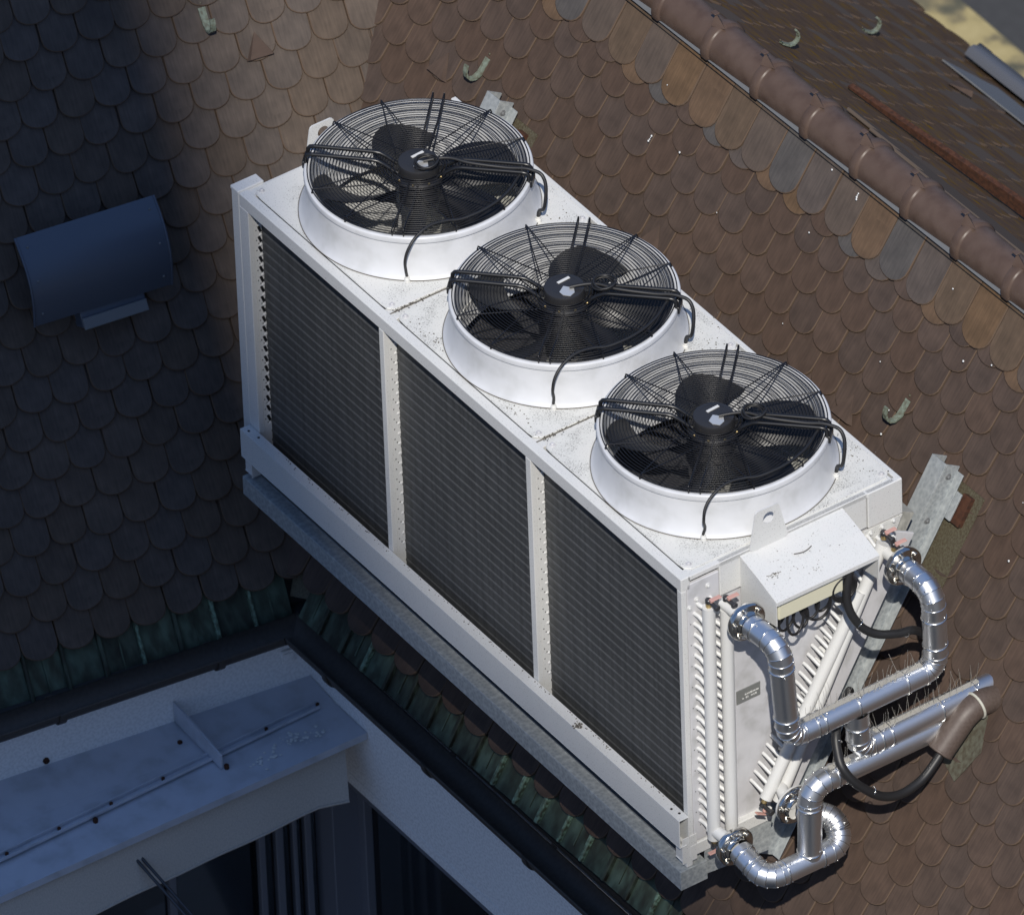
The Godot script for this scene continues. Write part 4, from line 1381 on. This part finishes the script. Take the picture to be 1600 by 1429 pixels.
func build_headers(o: Node3D, sd: Vector3, sn: Vector3) -> void:
	var r := 0.0262
	var h1 := [Vector3(3.14, -0.125, -0.079), Vector3(3.14, -1.295, -0.074)]
	var h2 := [Vector3(3.14, -0.175, -0.162), Vector3(3.14, -1.285, -0.158)]
	var a1 := [Vector3(3.14, -0.40, -0.797), Vector3(3.14, -1.22, -0.325)]
	var b1 := [Vector3(3.14, -0.215, -0.912), Vector3(3.14, -1.262, -0.385)]
	var mk := func(pts: Array) -> MeshInstance3D:
		var mb := MB.new()
		var pv := PackedVector3Array()
		for p in pts: pv.append(p)
		mb.tube(pv, r, 24)
		return part("header_pipe", mb, M.header, o)
	mk.call(h1); mk.call(h2); mk.call(a1); mk.call(b1)
	for st in [[h2[0] + Vector3(0, 0.018, 0), Vector3(3.262, -0.157, -0.167)], [b1[0] + Vector3(0, -0.03, 0.0), Vector3(3.262, -0.246, -0.915)], [h1[1] + Vector3(0, 0.04, 0), Vector3(3.262, -1.256, -0.082)], [b1[1] + Vector3(0, 0.065, -0.02), Vector3(3.262, -1.188, -0.372)]]:
		var mb := MB.new()
		mb.tube(PackedVector3Array([st[0] - Vector3(0.02, 0, 0), Vector3(st[1].x - 0.06, st[1].y, st[1].z), st[1]]), r * 0.98, 20)
		part("stub_pipe", mb, M.header, o)
	# feeder tubes between coil and headers, one by one
	for k in 21:
		var y := -0.205 - 0.0525 * k
		for c in 2:
			var ft := MB.new()
			var z0 := -0.058 if c == 0 else -0.128
			var zh := -0.079 if c == 0 else -0.160
			var p0 := Vector3(3.066, y + 0.012, z0)
			ft.tube(PackedVector3Array([p0, p0 + Vector3(0.030, 0.0, -0.004), Vector3(3.118, y - 0.010, zh + 0.008), Vector3(3.134, y - 0.014, zh)]), 0.0092, 9)
			part("feeder_tube", ft, M.header, o)
	var ub := MB.new()
	var up := PackedVector3Array()
	for j in 13:
		var a := PI * j / 12.0
		up.append(Vector3(3.068 + 0.040 * sin(a), -0.150 - 0.012 * sin(a), -0.105 - 0.030 * cos(a)))
	ub.tube(up, 0.010, 10)
	part("return_bend", ub, M.header, o)
	for k in 23:
		for c in 2:
			var f := (k + 0.5) / 23.0
			var pc: Vector3 = (a1[0] as Vector3).lerp(a1[1], f) if c == 0 else (b1[0] as Vector3).lerp(b1[1], f)
			var ft := MB.new()
			var p0 := Vector3(3.066, pc.y + 0.012 - sn.y * (0.0), pc.z) + sn * (0.032 if c == 0 else 0.020) + Vector3(0, 0.008, 0)
			ft.tube(PackedVector3Array([p0, p0 + Vector3(0.022, 0, 0), pc + sn * 0.020 + Vector3(-0.016, 0.004, 0), pc + Vector3(-0.004, 0, 0)]), 0.0080, 9)
			part("feeder_tube", ft, M.header, o)
	for q in [[-0.93, -0.235], [-0.985, -0.235], [-0.955, -0.265]]:
		var ft := MB.new()
		ft.tube(PackedVector3Array([Vector3(3.068, q[1], q[0]), Vector3(3.12, q[1] - 0.004, q[0] + 0.002), Vector3(3.138, q[1] - 0.03, q[0] + 0.03)]), 0.0092, 9)
		part("feeder_tube", ft, M.header, o)
	valve(o, h1[0], Vector3.UP, Vector3(0, 0, -1))
	valve(o, h2[0] + Vector3(0, 0.022, 0), Vector3.UP, Vector3(0, 0, -1))
	valve(o, b1[0] + Vector3(0.0, 0.02, -0.005), Vector3.UP, Vector3(0, 0, -1))
	valve(o, b1[0] + Vector3(0.06, 0.0, -0.010), Vector3.UP, Vector3(0, 0, -1))
	valve(o, h1[1], Vector3.DOWN, Vector3(0, 0, 1))
	valve(o, a1[1], Vector3(0, -0.866, 0.5), Vector3(0, 0, 1))

func build_box(o: Node3D) -> void:
	# sheet hood over the terminal box, open underneath
	var zl := -0.280; var zr := -0.772
	var x0 := 3.070; var x1 := 3.312
	var y0 := -0.015; var y1 := -0.092
	var hood := MB.new()
	var t := 0.003
	var xm := lerpf(x0, x1, 0.52); var ym := lerpf(y0, y1, 0.52) + 0.004
	for s in [[x0, y0, xm, ym], [xm, ym, x1, y1]]:
		hood.quad(Vector3(s[0], s[1], zl), Vector3(s[2], s[3], zl), Vector3(s[2], s[3], zr), Vector3(s[0], s[1], zr))
		hood.quad(Vector3(s[0], s[1] - t, zr), Vector3(s[2], s[3] - t, zr), Vector3(s[2], s[3] - t, zl), Vector3(s[0], s[1] - t, zl))
	hood.box(Vector3(x1, y1 - 0.010, (zl + zr) / 2), Vector3(0.004, 0.020, zl - zr), Basis(), 0.001)
	var hp := part("box_hood", hood, M.white, o)
	var bz := Basis(Vector3(1, 0, 0), Vector3(0, 1, 0), Vector3(0, 0, 1))
	for z in [zl - 0.004, zr]:
		var ck := MB.new()
		ck.prism(PackedVector2Array([Vector2(x0, -0.255), Vector2(x1 - 0.002, -0.215), Vector2(x1 - 0.002, y1 - 0.002), Vector2(xm, ym - 0.002), Vector2(x0, y0 - 0.002)]), Transform3D(bz, Vector3(0, 0, z)), 0.004)
		part("hood_cheek", ck, M.white, hp)
	var cb := MB.new()
	cb.box(Vector3(3.205, -0.150, -0.46), Vector3(0.17, 0.12, 0.31), Basis(), 0.005)
	part("terminal_box", cb, M.cream_box, hp)
	var gb := MB.new()
	gb.box(Vector3(3.235, -0.14, -0.655), Vector3(0.06, 0.09, 0.05), Basis(), 0.004)
	gb.cyl(Vector3(3.262, -0.125, -0.652), Vector3(3.29, -0.125, -0.652), 0.017, 12, 0.003)
	part("isolator", gb, M.black, hp)
	# hanging loops of cable under the box
	var loops := [[Vector3(3.20, -0.20, -0.36), Vector3(3.235, -0.315, -0.40), 0.0], [Vector3(3.20, -0.20, -0.42), Vector3(3.24, -0.33, -0.46), 0.1], [Vector3(3.20, -0.20, -0.47), Vector3(3.25, -0.325, -0.53), 0.2]]
	for i in 7:
		var c := Vector3(3.225 + 0.008 * (i % 3), -0.255 - 0.014 * (i % 4), -0.345 - 0.036 * i)
		var pts := PackedVector3Array()
		var rr := 0.042 + 0.010 * (i % 3)
		for k in 28:
			var a := TAU * k / 28
			pts.append(c + Vector3(0.012 * sin(a + i), sin(a) * rr * 1.2, cos(a) * rr * (0.75 + 0.1 * (i % 2))))
		var mb := MB.new()
		mb.tube(pts, 0.0058, 8, true)
		part("cable_loop", mb, M.rubber, hp)
	for i in 3:
		var c := Vector3(3.275, -0.205, -0.62)
		var pts := PackedVector3Array()
		for k in 32:
			var a := TAU * k / 32
			pts.append(c + Vector3(0.006 * i, sin(a) * (0.052 + 0.003 * i), cos(a) * (0.050 + 0.003 * i)))
		var mb := MB.new()
		mb.tube(pts, 0.0062, 8, true)
		part("cable_loop", mb, M.rubber, hp)
	var dirt := MB.new()
	for i in 50:
		var f := rng.randf_range(0.1, 0.85)
		dirt.ball(Vector3(lerpf(x0, x1, f), lerpf(y0, y1, f) + 0.0045, clampf(-0.5 + rng.randfn(0, 0.12), zr + 0.01, zl - 0.01)), rng.randf_range(0.0008, 0.0028), 6, 0.4)
	for i in 60: dirt.ball(Vector3(3.20 + rng.randfn(0, 0.010), -0.0535 + rng.randf() * 0.003, -0.345 + rng.randfn(0, 0.020)), rng.randf_range(0.0012, 0.0032), 6, 0.5)
	var tw := PackedVector3Array()
	for k in 8: tw.append(Vector3(3.165 + 0.012 * sin(k * 0.45), -0.036, -0.47 - 0.012 * k))
	dirt.tube(tw, 0.0022, 5)
	var dd := part("grit", dirt, M.grit, hp)
	dd.set_meta("kind", "stuff")

# ---------------------------------------------------------------- pipework
func bend_path(corners: Array, rad: float, gores := 4) -> PackedVector3Array:
	var out := PackedVector3Array()
	out.append(corners[0])
	for i in range(1, corners.size() - 1):
		var p: Vector3 = corners[i]
		var u: Vector3 = (corners[i - 1] - p).normalized()
		var w: Vector3 = (corners[i + 1] - p).normalized()
		var ang := u.angle_to(w)
		var tan_ := rad / tan(ang / 2.0)
		var a := p + u * tan_
		var b := p + w * tan_
		var c := p + (u + w).normalized() * (rad / sin(ang / 2.0))
		for k in gores + 1:
			var f := k / float(gores)
			var d: Vector3 = (a - c).slerp(b - c, f)
			out.append(c + d)
	out.append(corners[-1])
	return out

func gored(mb: MB, path: PackedVector3Array, r: float, sides := 28) -> void:   # straight sleeves mitred together, each with its own shading
	var n := path.size()
	for i in n - 1:
		var t := (path[i + 1] - path[i]).normalized()
		var x := t.cross(Vector3.UP if absf(t.y) < 0.9 else Vector3.RIGHT).normalized()
		var y := t.cross(x)
		var rows := []
		for e in 2:
			var j := i + e
			var pn := t
			if j > 0 and j < n - 1:
				pn = ((path[j] - path[j - 1]).normalized() + (path[j + 1] - path[j]).normalized()).normalized()
			var row := PackedVector3Array()
			for s in sides:
				var a := TAU * s / sides
				var q := path[j] + (x * cos(a) + y * sin(a)) * r
				q -= t * (pn.dot(q - path[j]) / pn.dot(t))
				row.append(q)
			rows.append(row)
		mb.grid(rows, true)

func ring_at(p: Vector3, dir: Vector3, r: float, minor: float) -> MB:
	var mb := MB.new()
	var x := dir.cross(Vector3.UP if absf(dir.y) < 0.9 else Vector3.RIGHT).normalized()
	var y := dir.cross(x)
	var pts := PackedVector3Array()
	for s in 32:
		var a := TAU * s / 32
		pts.append(p + (x * cos(a) + y * sin(a)) * r)
	mb.tube(pts, minor, 6, true)
	return mb

func flange(o: Node3D, p: Vector3, white := false) -> void:
	var xf := Transform3D(Basis(Vector3(0, -1, 0), Vector3(1, 0, 0), Vector3(0, 0, 1)), p)
	var mb := MB.new()
	mb.lathe([Vector2(0.02, -0.014), Vector2(0.080, -0.014), Vector2(0.084, -0.010), Vector2(0.084, -0.001)], 40, xf)
	var f0 := part("backing_flange", mb, M.header if white else M.band, o)
	var m2 := MB.new()
	m2.lathe([Vector2(0.084, 0.0), Vector2(0.084, 0.008), Vector2(0.080, 0.013)], 40, xf)
	m2.lathe([Vector2(0.080, 0.013), Vector2(0.058, 0.015), Vector2(0.052, 0.024), Vector2(0.0505, 0.034)], 40, xf)
	var f := part("flange", m2, M.flange, o)
	var b := MB.new()
	for k in 6:
		var a := TAU * (k + 0.25) / 6
		var q := p + Vector3(0.012, cos(a) * 0.068, sin(a) * 0.068)
		b.cyl(q, q + Vector3.RIGHT * 0.014, 0.0085, 6, 0.002)
	part("flange_bolts", b, M.steel, f)

func rivets(mb: MB, p: Vector3, dir: Vector3, r: float, around: Array) -> void:
	for a in around:
		var q := p + Vector3(0, -cos(a), 0) * r
		var x := dir.cross(Vector3.UP if absf(dir.y) < 0.9 else Vector3.RIGHT).normalized()
		var y := dir.cross(x)
		q = p + (x * cos(a) + y * sin(a)) * r
		mb.ball(q, 0.0048, 6)

func spikes(o: Node3D, a: Vector3, b: Vector3, r: float, up: Vector3, dens := 70.0) -> void:
	var mb := MB.new()
	var L_ := a.distance_to(b)
	var dir := (b - a) / L_
	var sd := dir.cross(up).normalized()
	var n := int(L_ * dens)
	for i in n:
		var p := a + dir * (L_ * (i + rng.randf()) / n) + up * r + sd * rng.randfn(0, 0.010)
		var lean := sd * rng.randfn(0, 0.30) + dir * rng.randfn(0, 0.12)
		var q := p + (up + lean).normalized() * rng.randf_range(0.05, 0.105)
		var c := (p + q) * 0.5 + dir * rng.randfn(0, 0.003)
		mb.tube(PackedVector3Array([p, c, q]), 0.0011, 3, false, 0.0006)
	var s := part("bird_spikes", mb, M.spike, o)
	s.set_meta("kind", "stuff")
	var st := MB.new()
	st.bar(a + up * (r + 0.001), b + up * (r + 0.001), 0.020, 0.004, up)
	for i in int(L_ * 90.0):
		st.ball(a + dir * rng.randf() * L_ + up * (r + 0.003) + sd * rng.randfn(0, 0.012), rng.randf_range(0.002, 0.005), 5)
	part("spike_strip", st, M.spike_base, o)

func pipe_run(o: Node3D, called: String, corners: Array, rad: float, r: float, bands: Array, gores := 4) -> PackedVector3Array:
	var path := bend_path(corners, rad, gores)
	var mb := MB.new()
	gored(mb, path, r)
	var p := part(called, mb, M.jacket, o)
	var rv := MB.new()
	for i in range(1, path.size() - 1):
		var dir := (path[i + 1] - path[i - 1]).normalized()
		part("jacket_seam", ring_at(path[i], dir, r + 0.0006, 0.0022), M.band, p)
		rivets(rv, path[i] + dir * 0.010, dir, r, [0.7, 2.4, 3.9])
	for b in bands:
		var f: float = b[1]
		var q0: Vector3 = path[b[0]]; var q1: Vector3 = path[b[0] + 1]
		var dir := (q1 - q0).normalized()
		var c := q0.lerp(q1, f)
		part("jacket_band", ring_at(c, dir, r + 0.001, 0.0038), M.band, p)
		rivets(rv, c + dir * 0.016, dir, r, [0.8, 2.2, 3.6, 5.1])
	part("rivets", rv, M.band, p)
	return path

func build_pipes() -> void:
	var r := 0.0485
	var u := thing("insulated_pipe", "shiny metal clad pipe loop joining the two upper flanges, spikes along its level run", "pipe", Vector3(3.4, -0.6, -0.55))
	flange(u, Vector3(3.268, -0.157, -0.167))
	flange(u, Vector3(3.268, -0.246, -0.915))
	var pth := pipe_run(u, "pipe_jacket", [Vector3(3.30, -0.157, -0.167), Vector3(3.470, -0.165, -0.180), Vector3(3.470, -0.632, -0.212), Vector3(3.470, -0.628, -0.925), Vector3(3.470, -0.240, -0.912), Vector3(3.30, -0.246, -0.915)], 0.068, r,
		[[0, 0.35], [5, 0.12], [5, 0.86], [10, 0.10], [10, 0.16], [10, 0.44], [10, 0.84], [15, 0.2], [15, 0.75], [20, 0.6]])
	spikes(u, Vector3(3.470, -0.63, -0.29), Vector3(3.470, -0.628, -0.85), r, Vector3.UP)
	var bx := pipe_run(u, "branch_jacket", [Vector3(3.472, -0.66, -0.537), Vector3(3.472, -0.850, -0.545), Vector3(3.472, -0.842, -1.26)], 0.055, r, [[0, 0.5], [5, 0.06], [5, 0.13], [5, 0.50], [5, 0.75]])
	spikes(u, Vector3(3.472, -0.85, -0.62), Vector3(3.472, -0.843, -1.12), r, Vector3.UP)
	var w := thing("insulated_pipe", "shiny metal clad pipe loop joining the two lower flanges, its riser bending to the roof", "pipe", Vector3(3.4, -1.25, -0.35))
	flange(w, Vector3(3.268, -1.256, -0.082))
	flange(w, Vector3(3.268, -1.188, -0.372), true)
	pipe_run(w, "pipe_jacket", [Vector3(3.30, -1.258, -0.083), Vector3(3.468, -1.300, -0.090), Vector3(3.475, -1.296, -0.455), Vector3(3.41, -1.205, -0.462), Vector3(3.30, -1.188, -0.372)], 0.066, r,
		[[0, 0.3], [0, 0.8], [5, 0.10], [5, 0.8], [10, 0.5]])
	pipe_run(w, "riser_jacket", [Vector3(3.470, -1.275, -0.300), Vector3(3.470, -0.930, -0.308), Vector3(3.470, -0.940, -1.20)], 0.075, r, [[0, 0.08], [0, 0.92], [5, 0.05], [5, 0.10], [5, 0.68]])
	spikes(w, Vector3(3.470, -0.93, -0.40), Vector3(3.470, -0.932, -0.50), r, Vector3.UP, 50.0)
	# copper patches round the places where the pipes enter the roof
	var fl := thing("roof_flashing", "weathered copper flashing patch where the pipes enter the tiles at the right", "flashing", Vector3(3.53, -1.03, -1.03))
	var pm := MB.new()
	var q := []
	for v in [Vector3(3.44, -1.02, -1.05), Vector3(3.535, -0.86, -1.15), Vector3(3.612, -1.03, -1.04), Vector3(3.556, -1.170, -0.95), Vector3(3.46, -1.14, -0.97)]: q.append(on(v, nR, kR + 0.016))
	for i in range(1, 4): pm.tri(q[0], q[i + 1], q[i]); 
	for i in range(1, 4): pm.tri(q[0] - nR * 0.004, q[i] - nR * 0.004, q[i + 1] - nR * 0.004)
	for i in 5: pm.quad(q[i], q[(i + 1) % 5], q[(i + 1) % 5] - nR * 0.004, q[i] - nR * 0.004)
	part("copper_patch", pm, M.patch, fl)
	# brown vent pipe
	var v := thing("vent_pipe", "brown clay vent pipe bending out of the roof with the black hose in its mouth", "pipe", Vector3(3.53, -0.9, -1.0))
	var vp := MB.new()
	var cv := bend_path([Vector3(3.525, -0.880, -1.22), Vector3(3.535, -0.838, -1.045), Vector3(3.541, -0.990, -0.885)], 0.14, 8)
	vp.tube(cv, 0.054, 28)
	part("clay_pipe", vp, M.brown_pipe, v)
	part("seal_ring", ring_at(cv[4], (cv[5] - cv[3]).normalized(), 0.055, 0.006), M.seal, v)
	part("mouth_ring", ring_at(cv[cv.size() - 1], (cv[-1] - cv[-2]).normalized(), 0.050, 0.007), M.brown_pipe, v)
	# hoses
	var hose := func(label: String, pts: Array, rad: float) -> void:
		var o := thing("hose", label, "hose", pts[2])
		var c := Curve3D.new()
		for p in pts: c.add_point(p)
		for j in range(1, c.point_count - 1):
			var t: Vector3 = (pts[j + 1] - pts[j - 1]) * 0.2
			c.set_point_in(j, -t); c.set_point_out(j, t)
		var mb := MB.new()
		mb.tube(c.tessellate_even_length(4, 0.012), rad, 16)
		part("hose_tube", mb, M.rubber, o)
		for f in [0.28, 0.55]:
			var l: float = c.get_baked_length() * f
			var p := c.sample_baked(l); var p2 := c.sample_baked(l + 0.01)
			part("cable_tie", ring_at(p, (p2 - p).normalized(), rad + 0.001, 0.0022), M.band, o)
	hose.call("black hose from the electrical box passing behind the upper pipe bend", [Vector3(3.285, -0.13, -0.650), Vector3(3.30, -0.244, -0.622), Vector3(3.33, -0.345, -0.640), Vector3(3.36, -0.418, -0.700), Vector3(3.38, -0.457, -0.796), Vector3(3.38, -0.490, -0.895), Vector3(3.36, -0.614, -0.975), Vector3(3.34, -0.80, -1.02)], 0.0175)
	hose.call("black hose hanging in a loop from the mouth of the brown vent pipe", [Vector3(3.26, -0.755, -0.655), Vector3(3.34, -0.735, -0.560), Vector3(3.42, -0.745, -0.476), Vector3(3.48, -0.80, -0.435), Vector3(3.54, -0.868, -0.428), Vector3(3.575, -0.967, -0.497), Vector3(3.585, -1.054, -0.609), Vector3(3.575, -1.068, -0.740), Vector3(3.56, -1.014, -0.848), Vector3(3.542, -0.93, -0.94)], 0.0185)

func build_supports() -> void:
	var o := thing("steel_support", "galvanized steel channels and front beam carrying the cooler", "bracket", Vector3(1.5, -1.5, -0.4))
	var b := MB.new()
	var z0 := 0.050; var z1 := -0.075
	var sl := 0.014
	var A := Vector3(-0.005, -1.436, 0); var B := Vector3(3.078, -1.452, 0)
	for part_ in [[(z0 + z1) / 2, -0.003, z0 - z1, 0.006], [z0 - 0.003, -0.047, 0.006, 0.082], [(z0 + z1) / 2, -0.090, z0 - z1, 0.006]]:
		b.bar(A + Vector3(0, part_[1], part_[0]), B + Vector3(0, part_[1], part_[0]), part_[2], part_[3], Vector3.UP, 0.001)
	part("front_beam", b, M.galv, o)
	var lip := MB.new()
	lip.bar(A + Vector3(0.01, 0.002, -0.012), B + Vector3(-0.01, 0.002, -0.012), 0.006, 0.008, Vector3.UP)
	part("beam_joint", lip, M.galv_dull, o)
	var cap := MB.new()
	cap.box(Vector3(3.081, -1.497, -0.012), Vector3(0.006, 0.094, 0.128), Basis(), 0.001)
	part("beam_end", cap, M.galv, o)
	var sidep := MB.new()
	var bx := Basis(Vector3(0, 0, 1), Vector3(0, 1, 0), Vector3(-1, 0, 0))
	sidep.prism(PackedVector2Array([Vector2(-0.076, -1.41), Vector2(-0.40, -1.405), Vector2(-0.38, -1.56), Vector2(-0.076, -1.53)]), Transform3D(bx, Vector3(3.070, 0, 0)), 0.006)
	part("side_plate", sidep, M.galv, o)
	# inclined channels behind the rear coil, parallel to the slope
	for x in [-0.13, 2.86]:
		var top := Vector3(x, 0, -1.36)
		top = on(top, nR, kR + 0.135)
		top += dR * ((-0.205 - top.y) / dR.y)
		top.x = x
		var bot := on(top + dR * 1.78, nR, kR + 0.135)
		var up := nR
		var sx := eR
		var ch := MB.new()
		ch.bar(bot, top, 0.090, 0.007, up, 0.001)
		ch.bar(bot + sx * 0.0415 - up * 0.040, top + sx * 0.0415 - up * 0.040, 0.007, 0.074, up, 0.001)
		ch.bar(bot - sx * 0.0415 - up * 0.040, top - sx * 0.0415 - up * 0.040, 0.007, 0.074, up, 0.001)
		ch.bar(bot + sx * 0.064 - up * 0.076, top + dR * 0.02 + sx * 0.064 - up * 0.076, 0.040, 0.006, up, 0.001)
		var c := part("inclined_channel", ch, M.galv, o)
		for f in [0.05, 0.25, 1.62]:
			part("bolt", bolt_mb(top + dR * f + sx * 0.045 - up * 0.038, sx, 0.014), M.galv_dull, c)
		var foot := MB.new()
		var fp := top + dR * 0.15 + sx * 0.100 - up * 0.085
		foot.box(fp - sx * 0.012, Vector3(0.050, 0.010, 0.12), Basis(sx, up, dR), 0.002)
		part("fixing_plate", foot, M.galv, o)
		var leg := MB.new()
		leg.box(fp + sx * 0.028 - up * 0.030, Vector3(0.050, 0.040, 0.13), Basis(sx, up, dR), 0.003)
		part("roof_anchor", leg, M.rust, o)
		var skirt := MB.new()
		skirt.box(on(fp + sx * 0.02 + dR * 0.14, nR, kR + 0.012), Vector3(0.15, 0.004, 0.46), Basis(eR, nR, dR))
		part("lead_skirt", skirt, M.copper_old, o)

# ---------------------------------------------------------------- what lies beyond
func build_surroundings() -> void:
	var g := MB.new()
	g.quad(Vector3(-600, -14, 600), Vector3(600, -14, 600), Vector3(600, -14, -600), Vector3(-600, -14, -600))
	structure("ground", g, M.asphalt, "dark paved ground far below the roofs", "ground")
	var body := MB.new()
	body.box(Vector3(1.0, -10.0, -2.6), Vector3(9.0, 8.0, 4.1))
	body.box(Vector3(-2.2, -10.0, 0.6), Vector3(3.3, 8.0, 4.6))
	var bd := thing("house_body", "rendered lower storeys of the tiled house", "building", Vector3(0, -14, -1))
	part("wall", body, M.render, bd)
	var ledge := thing("neighbouring_terrace", "sand coloured terrace with a dark edge seen beyond the far slope", "terrace", Vector3(-4, -6.3, -8))
	var lm := MB.new()
	lm.box(Vector3(-5.6, -6.3, -6.46), Vector3(14.0, 0.6, 2.5), Basis(Vector3.UP, -0.02), 0.02)
	part("terrace_slab", lm, M.sand, ledge)
	var lw := MB.new()
	lw.box(Vector3(-5.6, -10.4, -6.5), Vector3(13.8, 7.6, 2.3))
	part("wall", lw, M.tower, ledge)
	# the tower from which the picture is taken and the steep roof beside it: they stand behind the camera and shade the left wing
	var s := Vector3(0.583152, 0, 0.384350).normalized()
	var pp := Vector3(-s.z, 0, s.x)
	var far := 51.0
	var y0 := far * 0.71569 / 0.69844
	var tw := thing("church_tower", "tall rendered tower behind the viewpoint whose shadow lies over the left slope", "tower", s * (far + 4) + pp * 4 + Vector3(0, -14, 0))
	var fx := Transform3D(Basis(pp, Vector3.UP, pp.cross(Vector3.UP)), s * far)
	var tm := MB.new()
	tm.prism(PackedVector2Array([Vector2(0.4, -14), Vector2(3.2, -14), Vector2(3.2, y0 - 1.75), Vector2(0.4, y0 - 1.75)]), fx, -6.0)
	part("tower_shaft", tm, M.tower, tw)
	var spr := MB.new()
	spr.prism(PackedVector2Array([Vector2(-0.35, y0 - 1.70), Vector2(3.4, y0 - 1.70), Vector2(1.52, y0 + 9.30)]), fx, -6.0)
	part("spire", spr, M.tower, tw)
	var nv := MB.new()
	nv.prism(PackedVector2Array([Vector2(0.5, -14), Vector2(-5.0, -14), Vector2(-5.0, y0 - 9.80), Vector2(-1.65, y0 - 4.02), Vector2(-0.784, y0 - 2.48), Vector2(-0.20, y0 - 0.76), Vector2(0.5, y0 - 0.76)]), fx, -6.0)
	part("nave_gable", nv, M.tower, tw)

func _ready() -> void:
	rng.seed = 20240
	# camera
	cam = Camera3D.new()
	cam.name = "camera"
	cam.transform = Transform3D(Basis(Vector3(0.5704649, -0.03037219, -0.82076021), Vector3(-0.50067453, 0.77931033, -0.37682943), Vector3(0.65107205, 0.6259017, 0.42936261)), Vector3(40.22157111, 36.69481253, 25.26175663))
	cam.fov = 3.49896
	cam.near = 1.0
	cam.far = 2000.0
	var at := CameraAttributesPhysical.new()
	at.frustum_focal_length = 392.9
	at.frustum_focus_distance = 59.4
	at.frustum_near = 1.0
	at.frustum_far = 2000.0
	at.exposure_aperture = 3.4
	cam.attributes = at
	add_child(cam)
	# sky, sun and exposure
	var we := WorldEnvironment.new()
	we.name = "world_environment"
	var env := Environment.new()
	var sky := Sky.new()
	var sm := ProceduralSkyMaterial.new()
	sm.sky_top_color = Color(0.41, 0.53, 0.73)
	sm.sky_horizon_color = Color(0.59, 0.67, 0.77)
	sm.sky_curve = 0.12
	sm.ground_bottom_color = Color(0.10, 0.10, 0.10)
	sm.ground_horizon_color = Color(0.42, 0.46, 0.52)
	sm.sun_angle_max = 12.0
	sm.energy_multiplier = 0.90
	sky.sky_material = sm
	env.sky = sky
	env.background_mode = Environment.BG_SKY
	env.tonemap_mode = Environment.TONE_MAPPER_LINEAR
	env.tonemap_exposure = 1.0
	env.sdfgi_enabled = true
	env.ssao_enabled = true
	env.ssil_enabled = true
	we.environment = env
	add_child(we)
	var sun := DirectionalLight3D.new()
	sun.name = "sun"
	sun.light_color = Color(1.0, 0.975, 0.935)
	sun.light_energy = 1.43
	sun.light_angular_distance = 0.5
	sun.shadow_enabled = true
	add_child(sun)
	sun.look_at_from_position(Vector3(0.583152, 0.715687, 0.384350) * 50.0, Vector3.ZERO)
	make_materials()
	M.sky_hood = mat(0.11, 0.115, 0.13, 0.4, 0.2)
	M.galv_dull = mat(0.17, 0.175, 0.18, 0.6, 0.2)
	M.patch = tri_tex(mat(0.155, 0.135, 0.115, 0.75), M.verdigris.albedo_texture, Vector3(2.2, 2.2, 2.2), true)
	M.patina_pale = tri_tex(mat(0.32, 0.37, 0.33, 0.6), M.patina.albedo_texture, Vector3(3, 3, 3), true)
	M.grit = mat(0.11, 0.10, 0.085, 0.9)
	M.valve_dark = mat(0.07, 0.07, 0.075, 0.3, 0.6)
	M.header = mat(0.60, 0.605, 0.60, 0.4)
	M.spike_base = mat(0.36, 0.35, 0.32, 0.4)
	make_tile_kinds()
	make_fan_meshes()
	build_surroundings()
	build_walls()
	build_roofs()
	build_eaves()
	build_canopy()
	build_cowl()
	build_skylight()
	build_supports()
	build_cooler()
	build_pipes()
